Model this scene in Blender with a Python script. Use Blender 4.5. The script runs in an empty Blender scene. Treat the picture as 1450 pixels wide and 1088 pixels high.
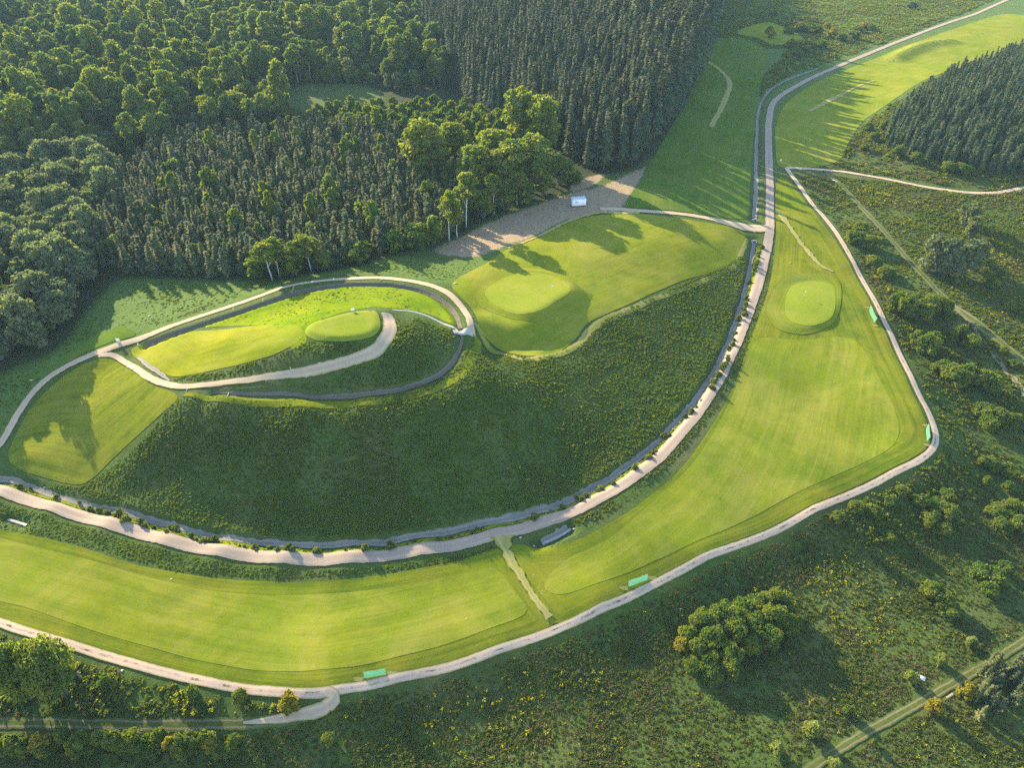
import bpy, math, random
import numpy as np
from mathutils import Vector, Matrix
from mathutils.geometry import delaunay_2d_cdt
R = math.radians
rng = np.random.default_rng(7)
random.seed(7)
scene = bpy.context.scene
COL = scene.collection

# ------------------------------------------------------------------ camera model (real place in metres)
CAMZ, PITCH, F = 100.0, R(37.0), 1035.0
SP, CP = math.sin(PITCH), math.cos(PITCH)
def rays(px, py):
    u = (np.asarray(px, float) - 725.0) / F
    v = (544.0 - np.asarray(py, float)) / F
    return u, CP + v * SP, -SP + v * CP
def on_plane(px, py, z):
    dx, dy, dz = rays(px, py)
    t = (np.asarray(z, float) - CAMZ) / dz
    return dx * t, dy * t

# ------------------------------------------------------------------ terrain: survey points (px, py, height)
ROAD = [(-60,671,.3),(0,694,0),(75,717,0),(150,739,0),(230,762,0),(310,779,0),(400,789,0),(500,788,0),(600,777,0),
 (700,757,.2),(780,735,.5),(850,704,.9),(910,665,1.4),(960,617,2),(1005,557,2.8),(1038,495,3.8),(1066,425,5),(1082,370,6.2),
 (1090,322,7.5),(1090,262,8.5),(1088,205,9),(1089,170,9.4),(1100,140,9.8),(1150,110,10),(1220,80,10.5),(1300,48,11),(1380,20,11),(1440,-6,11.5),(1510,-30,12)]
RING = [(-25,655,1),(0,630,1.2),(28,583,2.4),(55,548,3.5),(90,522,5),(130,503,6.6),(165,490,7.6),(230,467,9),(300,443,10),(400,408,11),
 (440,400,11.3),(480,396,11.5),(540,394,11.6),(600,402,11.6),(640,420,11.5),(662,447,11.4),(668,472,11.4)]
SPIRAL = [(140,504,6.9),(165,506,8),(190,521,9),(215,537,10),(255,548,11),(300,545,11.5),(350,539,12.2),(400,532,13),(450,523,13.8),
 (500,510,14.6),(530,498,15.3),(547,480,16),(553,462,16.5),(547,444,16.8)]
PERIM = [(1113,238,8.6),(1135,268,7.9),(1160,300,7),(1185,332,6.2),(1210,375,5),(1240,430,3.8),(1262,475,2.8),(1290,535,1.5),(1312,580,.6),(1324,612,0),
 (1322,633,-.3),(1305,650,-.5),(1270,668,-.6),(1150,723,-1.1),(1000,789,-1.8),(850,863,-2.3),(700,923,-2.8),(560,962,-3),(500,975,-3),(450,983,-3),
 (380,980,-3),(300,968,-3),(200,944,-2.8),(100,914,-2.5),(30,893,-2.3),(-50,865,-2)]
CHAN = [(-20,682,-.4),(5,680,-.3),(45,690,-.3),(75,702,-.3),(110,712,-.3),(150,722,-.3),(230,743,-.3),(300,761,-.3),(380,771,-.3),(460,774,-.3),(540,770,-.3),
 (620,757,-.2),(680,744,0),(730,733,.1),(790,717,.4),(850,688,.8),(900,653,1.2),(940,617,1.7),(980,573,2.4),(1010,528,3),(1030,488,3.7),(1047,440,4.6),
 (1059,395,5.5),(1066,355,6.5),(1067,340,7)]
UCHAN = [(1068,310,7.4),(1070,280,8),(1070,240,8.6),(1071,200,8.8),(1073,165,9.2),(1082,138,9.6),(1105,118,9.8),(1160,96,10)]
RDITCH = [(207,490),(260,469),(320,449),(380,428),(430,413),(480,405),(540,403),(590,410),(625,426),(644,446),(652,466)]
MDITCH = [(302,556),(360,559),(430,561),(510,560),(570,552),(615,536),(640,515),(652,492),(655,477)]
UPTRK = [(1113,238,8.6),(1140,239,8.6),(1190,243,8.5),(1250,253,8.4),(1310,265,8),(1370,273,7.6),(1410,273,7.5),(1450,266,7.5),(1520,252,7.5)]
MIDTRK = [(1172,246,8.4),(1200,272,7.8),(1240,315,6.8),(1275,355,5.6),(1305,388,4.6),(1340,425,3.4),(1380,455,2.4),(1420,487,1.4),(1460,520,.6),(1520,570,-.6)]
DITTRK = [(1345,430,3.2),(1375,460,2),(1395,487,1),(1420,520,-.2),(1450,558,-1.4),(1500,620,-3)]
BOTTRK = [(1090,1130,-8.4),(1140,1094,-8.4),(1200,1054,-8.4),(1260,1020,-8.4),(1330,980,-8.4),(1400,940,-8.4),(1450,908,-8.4),(1540,850,-8.2)]
LEFTTRK = [(-60,1027,-4.7),(0,1025,-4.7),(100,1026,-4.7),(200,1028,-4.7),(300,1027,-4.7),(370,1024,-4.5),(420,1016,-4.1),(450,1004,-3.9),(470,990,-3.2)]
YARDTRK = [(850,296,11),(880,297,11.1),(920,300,10.9),(960,303,10.4),(1000,309,9.6),(1035,317,8.8),(1065,323,7.8),(1088,323,7.5)]
SUR = [ # px,py,z
 (670,500,10.8),(652,525,10.8),(620,545,10.8),(570,560,10.8),(500,567,10.8),(430,569,10.8),(360,567,10.8),(290,562,10.9),(262,556,11),
 (480,446,17),(520,440,17),(540,452,17),(530,476,16.6),(480,482,16.8),(440,476,16.6),(440,460,16.8),
 (200,497,8.8),(250,490,11),(330,474,13.8),(400,465,15.6),(330,500,13.4),(255,518,10.9),(300,522,12.2),(360,511,14),(410,495,15.6),
 (340,458,11.8),(400,440,12.4),(440,433,13.5),(500,424,13.8),(560,425,13.8),(620,440,12.2),(590,452,14.8),(560,448,16),(625,461,13),
 (575,490,15),(600,500,13.4),(625,490,12.6),(560,525,12.6),(450,548,11.4),(350,549,11.3),
 (150,560,6.6),(110,600,3.9),(180,590,6.6),(60,620,1.8),(80,665,.7),(130,685,.5),(30,650,1.2),(212,582,8.4),
 (684,492,9.6),(720,503,8.7),(760,504,8.5),(700,465,11),(740,470,10.6),(785,460,10.4),(702,472,10.6),(740,490,8.7),(704,487,9),(785,482,8.7),(812,470,8.7),(806,488,8.4),(850,447,9.4),(920,415,9),(980,393,8),(1035,366,7),
 (765,410,11.6),(700,385,12.6),(830,370,11.6),(900,350,11.3),(960,350,10.2),(1020,340,8.8),(900,390,10),(680,440,11.6),
 (620,375,11.2),(700,345,11.2),(780,320,11.1),(820,292,10.7),(840,312,11.2),(860,265,10.7),(905,235,10.7),
 (180,395,8),(110,450,7.6),(60,500,6.2),(0,545,3.6),(300,392,8.8),(250,425,8.8),(400,394,9.6),(500,370,10),(560,345,9.8),(640,330,9.6),(720,298,9.9),
 (0,450,7),(-100,450,6.5),(-120,560,2),(0,300,9),(200,250,10.4),(400,250,10),(600,250,10),(100,100,12),(400,100,12.6),(700,100,12),(900,100,14),(200,10,12),(600,10,13.5),(950,180,12),
 (1000,200,11.2),(1040,250,10.4),(1050,180,10.6),(1000,130,13.2),(1008,60,16),(960,50,16),(950,280,10.8),(1035,90,12.2),(1100,40,11.6),(1040,10,11.5),(1250,20,11.5),
 (1150,150,9.8),(1200,120,10.4),(1150,200,9),(1300,90,10.8),(1400,60,11.6),(1420,40,12),(1240,160,9.8),(1190,215,8.8),
 (1260,200,10.4),(1330,160,14.6),(1400,120,15.6),(1450,150,16.6),(1400,210,11.6),(1320,225,10),(1500,200,13),
 (1130,300,7.2),(1120,360,6),(1140,430,4.8),(1200,470,3),(1080,450,4.4),(1040,560,2),(1150,560,.9),(1240,620,-.2),(950,690,.2),(1080,690,-.6),(850,780,-1),(780,790,-.9),(930,790,-1.4),
 (790,830,-1.6),(700,800,-1),(600,815,-1.2),(500,826,-1.4),(400,828,-1.4),(300,820,-1.3),(200,802,-1.1),(100,770,-.9),(0,750,-.8),(-80,735,-.8),
 (600,880,-2.2),(400,900,-2.3),(200,870,-1.9),(50,820,-1.6),(-60,800,-1.5),
 (1170,300,6.4),(1225,380,4.2),(1280,480,1.8),(1330,580,-.8),(1345,640,-1.9),(1300,680,-2.4),(1160,748,-3.4),(1000,822,-4.4),(860,892,-5),(700,955,-5.2),(560,1000,-5.4),
 (1250,400,3.6),(1320,500,.4),(1380,600,-2.6),(1400,700,-4.8),(1300,740,-5.4),(1150,790,-6.2),(1050,900,-7.2),(900,940,-7),(700,1010,-7),(560,1060,-7),(1250,870,-7.6),(1200,980,-8),(1400,820,-7),(1450,650,-4),
 (1000,1050,-8),(800,1085,-7.4),(1350,1050,-8.5),(1450,1000,-8.6),(1300,330,6.6),(1380,330,5.6),(1450,340,5.6),(1400,400,3.6),(1450,450,2.2),(1290,290,7.6),
 (0,950,-3.3),(100,960,-3.5),(250,995,-3.9),(350,1000,-3.8),(0,1000,-4.2),(200,1060,-5.4),(0,1070,-5.4),(400,1070,-5.9),(-100,950,-3.2)]
WPTS = [(-430,700,12),(0,720,13),(430,700,13),(-430,450,11),(430,450,14),(-300,250,7),(300,250,4),(-230,120,-2),(230,120,-7),(-160,20,-7),(0,20,-7.5),(160,20,-8),(-430,100,0),(430,100,-6)]
SUR += [(300,690,2.8),(220,670,3.0),(250,715,1.2),(350,725,1.3),(160,690,1.3),(400,700,2.9),(200,640,5.0),(440,735,1.0)]
SUR += [(270,564,11),(310,570,10.8),(360,574,10.7),(430,577,10.7),(510,575,10.7),(580,568,10.7),(635,552,10.7),(668,528,10.7),(686,502,10.6)]
# the mound stands a little over a metre higher than first measured
RING = [(a, b, c+1.5*min(1, max(0, (a-60)/120))) for a, b, c in RING]
SPIRAL = [(a, b, c+1.3*min(1, max(0, (a-190)/150))) for a, b, c in SPIRAL]
SUR = [(a, b, c+1.3*min(1, max(0, (a-190)/150)) if (c > 8 and a < 680 and 420 < b < 585) else c) for a, b, c in SUR]
for _a, _b in (((1040,900),-6.2),((900,940),-6.2),((860,892),-4),((1000,822),-3.4),((1160,748),-2.4),((1300,680),-1.5),((1345,640),-1.1),((700,955),-4.2),((560,1000),-4.6),((1150,790),-5.2),((1300,740),-4.6)):
    SUR = [(a, b, _b if (a, b) == _a else c) for a, b, c in SUR]
flat = lambda L: [(a, b, c if c > -6.0 else -6.0+(c+6.0)*.35) for a, b, c in L]
BOTTRK, SUR = flat(BOTTRK), flat(SUR)
P = []
for L in (ROAD, RING, SPIRAL, PERIM, CHAN, UCHAN, UPTRK, MIDTRK, DITTRK, BOTTRK, LEFTTRK, YARDTRK, SUR):
    for (a, b, c) in L:
        x, y = on_plane(a, b, c); P.append((float(x), float(y), c))
P += WPTS
P = np.array(P)
# drop near-duplicates
keep = []
for i in range(len(P)):
    if all((P[i,0]-P[j,0])**2 + (P[i,1]-P[j,1])**2 > 2.2 for j in keep): keep.append(i)
P = P[keep]
CC = 2.0
def kern(a, b): return -np.sqrt((a[:,None,0]-b[None,:,0])**2 + (a[:,None,1]-b[None,:,1])**2 + CC*CC)
n = len(P)
A = np.zeros((n+3, n+3)); A[:n,:n] = kern(P, P) + np.eye(n) * -0.15
A[:n,n] = 1; A[:n,n+1:] = P[:,:2]/100; A[n,:n] = 1; A[n+1:,:n] = P[:,:2].T/100
W = np.linalg.solve(A, np.concatenate([P[:,2], np.zeros(3)]))
def rbf(x, y):
    q = np.stack([np.ravel(x), np.ravel(y)], 1); out = np.empty(len(q))
    for s in range(0, len(q), 20000):
        c = q[s:s+20000]
        out[s:s+20000] = kern(c, P) @ W[:n] + W[n] + (c/100) @ W[n+1:]
    return out.reshape(np.shape(x))

# ------------------------------------------------------------------ curve helpers
def catmull(pts, step=None, closed=False, sub=10):
    p = np.asarray(pts, float); m = len(p)
    if closed: q = np.concatenate([p[-1:], p, p[:2]])
    else: q = np.concatenate([2*p[:1]-p[1:2], p, 2*p[-1:]-p[-2:-1]])
    out = []
    for i in range(m if closed else m-1):
        a, b, c, d = q[i:i+4]; t = np.linspace(0, 1, sub, endpoint=False)[:,None]
        out.append(.5*((2*b)+(c-a)*t+(2*a-5*b+4*c-d)*t**2+(3*b-a-3*c+d)*t**3))
    if not closed: out.append(p[-1:])
    out = np.concatenate(out)
    return resample(out, step, closed) if step else out
def resample(p, step, closed=False):
    if closed: p = np.concatenate([p, p[:1]])
    s = np.concatenate([[0], np.cumsum(np.linalg.norm(np.diff(p[:,:2], axis=0), axis=1))])
    k = max(2, int(s[-1]/step)+1); t = np.linspace(0, s[-1], k)
    r = np.stack([np.interp(t, s, p[:,j]) for j in range(p.shape[1])], 1)
    return r[:-1] if closed else r
def dist_poly(x, y, pts, closed=False, want_t=False):
    """distance to a polyline (and length along it); used in blocks to save memory"""
    p = np.asarray(pts)[:,:2]
    if closed: p = np.concatenate([p, p[:1]])
    q = np.stack([np.ravel(x), np.ravel(y)], 1); D = np.full(len(q), 1e9); T = np.zeros(len(q)); SG = np.zeros(len(q))
    acc = 0.0
    for a, b in zip(p[:-1], p[1:]):
        ab = b-a; L2 = ab@ab
        if L2 < 1e-9: continue
        t = np.clip(((q-a)@ab)/L2, 0, 1); dx = q - a - t[:,None]*ab
        d = np.hypot(dx[:,0], dx[:,1]); m = d < D
        D[m] = d[m]; T[m] = acc + t[m]*math.sqrt(L2); SG[m] = np.sign(ab[0]*(q[m,1]-a[1])-ab[1]*(q[m,0]-a[0]))
        acc += math.sqrt(L2)
    sh = np.shape(x)
    return (D.reshape(sh), T.reshape(sh), SG.reshape(sh)) if want_t else D.reshape(sh)
def inside(x, y, poly):
    p = np.asarray(poly)[:,:2]; x = np.asarray(x); y = np.asarray(y); c = np.zeros(x.shape, bool)
    for (x1,y1), (x2,y2) in zip(p, np.roll(p, -1, 0)):
        if y1 == y2: continue
        c ^= ((y1 > y) != (y2 > y)) & (x < (x2-x1)*(y-y1)/(y2-y1)+x1)
    return c
def sstep(e0, e1, v):
    t = np.clip((v-e0)/(e1-e0), 0, 1); return t*t*(3-2*t)
def vnoise(x, y, s, seed=0):
    """smooth value noise in -1..1"""
    r = np.random.default_rng(seed); tab = r.uniform(-1, 1, (64,64))
    fx, fy = np.asarray(x)/s, np.asarray(y)/s; ix, iy = np.floor(fx).astype(int), np.floor(fy).astype(int)
    tx, ty = fx-ix, fy-iy; tx, ty = tx*tx*(3-2*tx), ty*ty*(3-2*ty)
    g = lambda i, j: tab[i % 64, j % 64]
    return (g(ix,iy)*(1-tx)+g(ix+1,iy)*tx)*(1-ty)+(g(ix,iy+1)*(1-tx)+g(ix+1,iy+1)*tx)*ty

def to_world0(px, py):       # on the smooth survey surface (before ditches and banks)
    px = np.asarray(px, float); py = np.asarray(py, float)
    dx, dy, dz = rays(px, py); z = np.full(px.shape, 5.0)
    for _ in range(40):
        t = (z-CAMZ)/dz; zn = rbf(dx*t, dy*t); z = z + .6*(zn-z)
    t = (z-CAMZ)/dz
    return np.stack([dx*t, dy*t], -1)
def wc(pts, step=1.0, closed=False):
    a = np.array([q[:2] for q in pts], float)
    return catmull(to_world0(a[:,0], a[:,1]), step, closed)

c_road, c_ring, c_spiral, c_perim, c_chan, c_uchan = map(wc, (ROAD, RING, SPIRAL, PERIM, CHAN, UCHAN))
c_cul = wc([(759,766),(775,761),(790,754),(804,747)]); c_cul2 = wc([(8,733),(22,736),(36,741)])
c_rd, c_md, c_uptrk, c_midtrk, c_dittrk, c_bot, c_left, c_yard = map(wc, (RDITCH, MDITCH, UPTRK, MIDTRK, DITTRK, BOTTRK, LEFTTRK, YARDTRK))
GREEN1 = [(672,412),(690,395),(720,381),(755,379),(790,388),(822,404),(838,418),(826,432),(790,446),(760,456),(725,452),(690,440),(674,428)]
GREEN1I = [(686,416),(703,400),(735,388),(768,388),(800,400),(808,412),(790,426),(765,440),(735,446),(705,436)]
GREEN2 = [(1098,408),(1112,394),(1140,388),(1175,391),(1190,405),(1190,432),(1182,455),(1165,467),(1140,474),(1110,470),(1092,458),(1085,440),(1090,422)]
GREEN2I = [(1112,425),(1122,405),(1145,399),(1176,403),(1183,418),(1180,445),(1165,458),(1140,462),(1115,452)]
TEE = [(432,471),(440,460),(465,451),(500,443),(525,440),(536,447),(538,465),(525,478),(490,484),(455,483),(438,478)]
TERR = [(672,470),(700,462),(740,470),(780,462),(800,470),(790,485),(760,492),(725,490),(700,482)]
w_g1, w_g1i, w_g2, w_g2i, w_tee = [wc(g, .8, True) for g in (GREEN1, GREEN1I, GREEN2, GREEN2I, TEE)]
w_teei = w_tee.mean(0)+(w_tee-w_tee.mean(0))*.86
c_hump = wc([(1268,84),(1290,73),(1315,64),(1345,60)])

def sdist(x, y, poly):
    d = dist_poly(x, y, poly, True); return np.where(inside(x, y, poly), -d, d)
def near(x, y, c, m):
    return (x > c[:,0].min()-m) & (x < c[:,0].max()+m) & (y > c[:,1].min()-m) & (y < c[:,1].max()+m)
def H(x, y):
    x = np.asarray(x, float); y = np.asarray(y, float); z = rbf(x, y)
    am = np.ones(z.shape)
    for c in (c_road, c_ring, c_spiral, c_perim, c_chan, c_uptrk):
        k = near(x, y, c, 8)
        if k.any(): am[k] = np.minimum(am[k], sstep(1.5, 6, dist_poly(x[k], y[k], resample(c, 4))))
    z = z + am*(.08*vnoise(x, y, 9, 1) + .05*vnoise(x, y, 3.5, 2))
    k = near(x, y, c_cul, 5)
    if k.any(): z[k] = z[k] - 1.2*(1-sstep(.5, 2.0, dist_poly(x[k], y[k], c_cul)))
    k = near(x, y, c_cul2, 5)
    if k.any(): z[k] = z[k] - .7*(1-sstep(.4, 1.6, dist_poly(x[k], y[k], c_cul2)))
    def add(c, fn, m):
        k = near(x, y, c, m)
        if k.any(): z[k] = z[k] + fn(x[k], y[k])
    # greens and tee: levelled platforms with sloping sides
    for o_, i_, lift, q in ((w_g1, w_g1i, .5, 65), (w_g2, w_g2i, .05, 45), (w_tee, w_teei, .25, 60)):
        k = near(x, y, o_, 2)
        if not k.any(): continue
        lev = np.percentile(rbf(i_[:,0], i_[:,1]), q) + lift
        si, so_ = sdist(x[k], y[k], i_), sdist(x[k], y[k], o_)
        t = np.where(so_ > 0, 1, np.where(si < 0, 0, si/np.maximum(si-so_, 1e-6))); w_ = (1-sstep(.0, 1., t))*(.5 if i_ is w_g2i else 1)
        z[k] = z[k]*(1-w_) + lev*w_
    k = near(x, y, c_hump, 12)
    if k.any(): z[k] = z[k] + 2.0*(1-sstep(0, 7, dist_poly(x[k], y[k], c_hump)))
    # ditches and stone channels
    for c, dep, w0, w1 in ((c_rd,.95,.3,1.35), (c_md,.55,.3,1.2), (c_chan,.7,.6,1.7), (c_uchan,.7,.7,1.7), (c_dittrk,.5,.5,2.2)):
        add(c, lambda a, b: -dep*(1-sstep(w0, w1, dist_poly(a, b, c))), 4)
    return z

# ------------------------------------------------------------------ ground grid: fine where the camera is close
def axis(a, b, s, lo, hi, g):
    v = [*np.arange(a, b+1e-6, s)]
    d = s
    while v[-1] < hi: d = min(d*g, 60); v.append(v[-1]+d)
    d = s
    while v[0] > lo: d = min(d*g, 60); v.insert(0, v[0]-d)
    return np.array(v)
GX = axis(-118, 134, .7, -2200, 2200, 1.022)
GY = axis(44, 262, .7, -600, 3800, 1.016)
XX, YY = np.meshgrid(GX, GY, indexing='ij')
ZZ = H(XX, YY)
_far = sstep(700, 1200, np.hypot(XX, YY-250)); ZZ = ZZ*(1-_far) + (10+14*_far*np.clip((YY-250)/2000, -.6, 2))*_far
def hz(x, y):
    x = np.asarray(x, float); y = np.asarray(y, float)
    i = np.clip(np.searchsorted(GX, x)-1, 0, len(GX)-2); j = np.clip(np.searchsorted(GY, y)-1, 0, len(GY)-2)
    tx = (x-GX[i])/(GX[i+1]-GX[i]); ty = (y-GY[j])/(GY[j+1]-GY[j])
    return (ZZ[i,j]*(1-tx)+ZZ[i+1,j]*tx)*(1-ty)+(ZZ[i,j+1]*(1-tx)+ZZ[i+1,j+1]*tx)*ty
def world(px, py):
    """first hit of the sight lines with the built ground"""
    px = np.atleast_1d(np.asarray(px, float)); py = np.atleast_1d(np.asarray(py, float))
    dx, dy, dz = rays(px, py); dz = np.minimum(dz, -.03)
    t0 = (32-CAMZ)/dz; t1 = (-14-CAMZ)/dz
    res = np.empty((len(px), 3))
    k = np.linspace(0, 1, 700)
    for i in range(len(px)):
        t = t0[i]+(t1[i]-t0[i])*k
        g = CAMZ+dz[i]*t - hz(dx[i]*t, dy[i]*t)
        m = np.argmax(g < 0)
        if m > 0: tt = t[m-1]+(t[m]-t[m-1])*g[m-1]/(g[m-1]-g[m])
        else: tt = t[-1]
        x, y = dx[i]*tt, dy[i]*tt
        res[i] = x, y, hz(x, y)
    return res
def wpoly(pts, step=1.0, smooth=True):
    a = np.array(pts, float); w = world(a[:,0], a[:,1])[:,:2]
    return catmull(w, step, True) if smooth else resample(w, step, True)
def wcurve(pts, step=.8):
    a = np.array([q[:2] for q in pts], float)
    return catmull(world(a[:,0], a[:,1])[:,:2], step)
def pxof(x, y, z):
    dx, dy, dz = np.asarray(x, float), np.asarray(y, float), np.asarray(z, float)-CAMZ
    dep = dy*CP - dz*SP; up = dy*SP + dz*CP
    return 725+F*dx/dep, 544-F*up/dep, dep
# ------------------------------------------------------------------ materials
def newmat(name):
    m = bpy.data.materials.new(name); m.use_nodes = True; m.node_tree.nodes.clear()
    return m, m.node_tree.nodes, m.node_tree.links
class G:
    """tiny node-graph helper"""
    def __init__(s, name): s.m, s.n, s.l = newmat(name)
    def node(s, t, **kw):
        d = s.n.new(t)
        for k, v in kw.items(): setattr(d, k, v)
        return d
    def put(s, sock, v):
        if isinstance(v, bpy.types.NodeSocket): s.l.new(v, sock)
        elif v is not None: sock.default_value = v
    def noise(s, vec, scale, detail=4, rough=.6, dist=0):
        d = s.node('ShaderNodeTexNoise'); s.put(d.inputs['Vector'], vec)
        d.inputs['Scale'].default_value = scale; d.inputs['Detail'].default_value = detail
        d.inputs['Roughness'].default_value = rough; d.inputs['Distortion'].default_value = dist
        return d.outputs[0]
    def map(s, vec, scale=(1,1,1)):
        d = s.node('ShaderNodeMapping'); s.put(d.inputs[0], vec); d.inputs['Scale'].default_value = scale; return d.outputs[0]
    def rng(s, v, a, b, c=0., d_=1.):
        d = s.node('ShaderNodeMapRange'); s.put(d.inputs[0], v)
        for i, q in zip((1,2,3,4), (a,b,c,d_)): d.inputs[i].default_value = q
        return d.outputs[0]
    def mix(s, f, a, b, mode='MIX'):
        d = s.node('ShaderNodeMix', data_type='RGBA', blend_type=mode); s.put(d.inputs[0], f)
        s.put(d.inputs[6], a if isinstance(a, bpy.types.NodeSocket) else (*a, 1)); s.put(d.inputs[7], b if isinstance(b, bpy.types.NodeSocket) else (*b, 1))
        return d.outputs[2]
    def math(s, op, a, b=None):
        d = s.node('ShaderNodeMath', operation=op); s.put(d.inputs[0], a)
        if b is not None: s.put(d.inputs[1], b)
        return d.outputs[0]
    def pos(s): return s.node('ShaderNodeNewGeometry').outputs['Position']
    def uv(s): return s.node('ShaderNodeUVMap', uv_map='guide').outputs[0]
    def obrand(s): return s.node('ShaderNodeObjectInfo').outputs['Random']
    def attr(s, nm, typ='GEOMETRY'):
        d = s.node('ShaderNodeAttribute', attribute_name=nm); d.attribute_type = typ; return d.outputs['Fac']
    def bump(s, h, strength, distance=.1):
        d = s.node('ShaderNodeBump'); s.put(d.inputs['Height'], h)
        d.inputs['Strength'].default_value = strength; d.inputs['Distance'].default_value = distance; return d.outputs[0]
    def finish(s, col, rough=.85, bump=None, spec=.2, trans=0, tcol=None, metal=0):
        b = s.node('ShaderNodeBsdfPrincipled'); s.put(b.inputs['Base Color'], col if isinstance(col, bpy.types.NodeSocket) else (*col, 1))
        s.put(b.inputs['Roughness'], rough); b.inputs['Specular IOR Level'].default_value = spec; b.inputs['Metallic'].default_value = metal
        if bump is not None: s.put(b.inputs['Normal'], bump)
        o = s.node('ShaderNodeOutputMaterial'); sh = b.outputs[0]
        if trans:
            t = s.node('ShaderNodeBsdfTranslucent'); c2 = tcol if tcol is not None else col
            s.put(t.inputs[0], c2 if isinstance(c2, bpy.types.NodeSocket) else (*c2, 1))
            mx = s.node('ShaderNodeMixShader'); mx.inputs[0].default_value = trans
            s.l.new(sh, mx.inputs[1]); s.l.new(t.outputs[0], mx.inputs[2]); sh = mx.outputs[0]
        s.l.new(sh, o.inputs[0]); return s.m

def mown(name, light, dark, dry, stripe=1.0, period=2.2, dryamt=.5):
    g = G(name); p = g.pos(); u = g.uv()
    big = g.noise(p, .035, 4, .6, .6); mid = g.noise(p, .3, 6, .72); fine = g.noise(p, 2.2, 5, .8)
    st = g.noise(g.map(u, (.035, 1.0/period, 0)), 1.0, 5, .7, .2)
    st2 = g.noise(g.map(u, (.02, 3.2/period, 0)), 1.0, 3, .6)
    f = g.math('ADD', g.math('MULTIPLY', st, .42*stripe), g.math('MULTIPLY', st2, .25*stripe))
    f = g.math('ADD', f, g.math('MULTIPLY', mid, .45)); f = g.math('ADD', f, g.math('MULTIPLY', fine, .38))
    f = g.math('ADD', f, g.math('MULTIPLY', big, .5))
    mean = .335*stripe+.225+.19+.25
    f = g.rng(f, mean-.15, mean+.17)
    c = g.mix(f, dark, light)
    c = g.mix(g.rng(g.noise(p, .045, 5, .7, .8), .38, .66), c, g.mix(1.0, c, (.80,.98,.80), 'MULTIPLY'))
    c = g.mix(g.math('MULTIPLY', g.rng(g.noise(p, 1.1, 4, .75), .60, .74), .45), c, dark)
    d = g.rng(g.math('ADD', g.noise(p, .06, 5, .7, 1.0), g.math('MULTIPLY', st, .4)), .62, .88)
    c = g.mix(g.math('MULTIPLY', d, dryamt), c, dry)
    return g.finish(c, .9, g.bump(g.math('ADD', fine, g.math('MULTIPLY', st2, .8)), .35, .12), .0)

def gravel(name, a, b, mid=None, edge=None, scale=1.0, fray=.35):
    """u runs along the way, v across it from -1 to 1"""
    g = G(name); p = g.pos(); u = g.uv()
    n1 = g.noise(p, .5*scale, 5, .7); n2 = g.noise(p, 5*scale, 3, .8); n3 = g.noise(g.map(u, (.08, 1.4, 0)), 1, 4, .6)
    f = g.rng(g.math('ADD', g.math('ADD', g.math('MULTIPLY', n1, .5), g.math('MULTIPLY', n2, .35)), g.math('MULTIPLY', n3, .5)), .4, .95)
    c = g.mix(f, a, b)
    sx = g.node('ShaderNodeSeparateXYZ'); g.l.new(u, sx.inputs[0]); v = g.math('ABSOLUTE', sx.outputs[1])
    w2 = g.math('MULTIPLY', g.rng(g.math('ABSOLUTE', g.math('SUBTRACT', v, .5)), .08, .3, 1, 0), g.rng(g.noise(g.map(u, (.12, .8, 0)), 1, 3, .6), .35, .6))
    c = g.mix(g.math('MULTIPLY', w2, .45), c, tuple(min(1, q*1.22) for q in b))
    c = g.mix(g.math('MULTIPLY', g.rng(g.noise(p, 2.4, 4, .8), .58, .72), .5), c, tuple(q*.62 for q in a))
    if mid is not None:
        m = g.math('MULTIPLY', g.rng(v, .16, .34, 1, 0), g.rng(g.noise(g.map(u, (.33, .5, 0)), 1, 4, .75), .5, .62))
        c = g.mix(m, c, mid)
    if edge is not None:
        e = g.math('ADD', v, g.math('MULTIPLY', g.math('SUBTRACT', g.noise(p, 1.3, 4, .7), .5), fray))
        c = g.mix(g.rng(e, .74, 1.0), c, edge)
    return g.finish(c, .95, g.bump(n2, .5, .06), .1)

def leafmat(name, c1, c2, c3, trans=.38, tr_c=None, dark=None):
    """c1..c3: leaf colours spread over the plants of a kind and over the twigs of one plant; on conifers c3 paints sunlit tips"""
    g = G(name); r = g.obrand(); k = g.attr('tint')
    c = g.mix(g.rng(r, 0, 1), c1, c2)
    c = g.mix(g.rng(g.math('ADD', g.math('MULTIPLY', k, .7), g.math('MULTIPLY', g.noise(g.pos(), .35, 2), .5)), .45, 1.0), c, c3)
    t = g.mix(1.0, c, tr_c or (1.5, 1.5, .55), 'MULTIPLY')
    return g.finish(c, .9, None, .04, trans, t)
def barkmat(name, a, b, sc=3):
    g = G(name); n = g.noise(g.map(g.pos(), (1,1,.4)), sc, 4, .7)
    return g.finish(g.mix(g.rng(n, .35, .7), a, b), .9, g.bump(n, .6, .05), .1)
def plain(name, c, rough=.6, metal=0, spec=.3, var=.12, sc=2.0, trans=0):
    g = G(name); n = g.noise(g.pos(), sc, 5, .7)
    return g.finish(g.mix(g.rng(n, .3, .7), tuple(q*(1-var) for q in c), tuple(min(1, q*(1+var)) for q in c)), rough, g.bump(n, .15, .03), spec, trans, None, metal)

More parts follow.
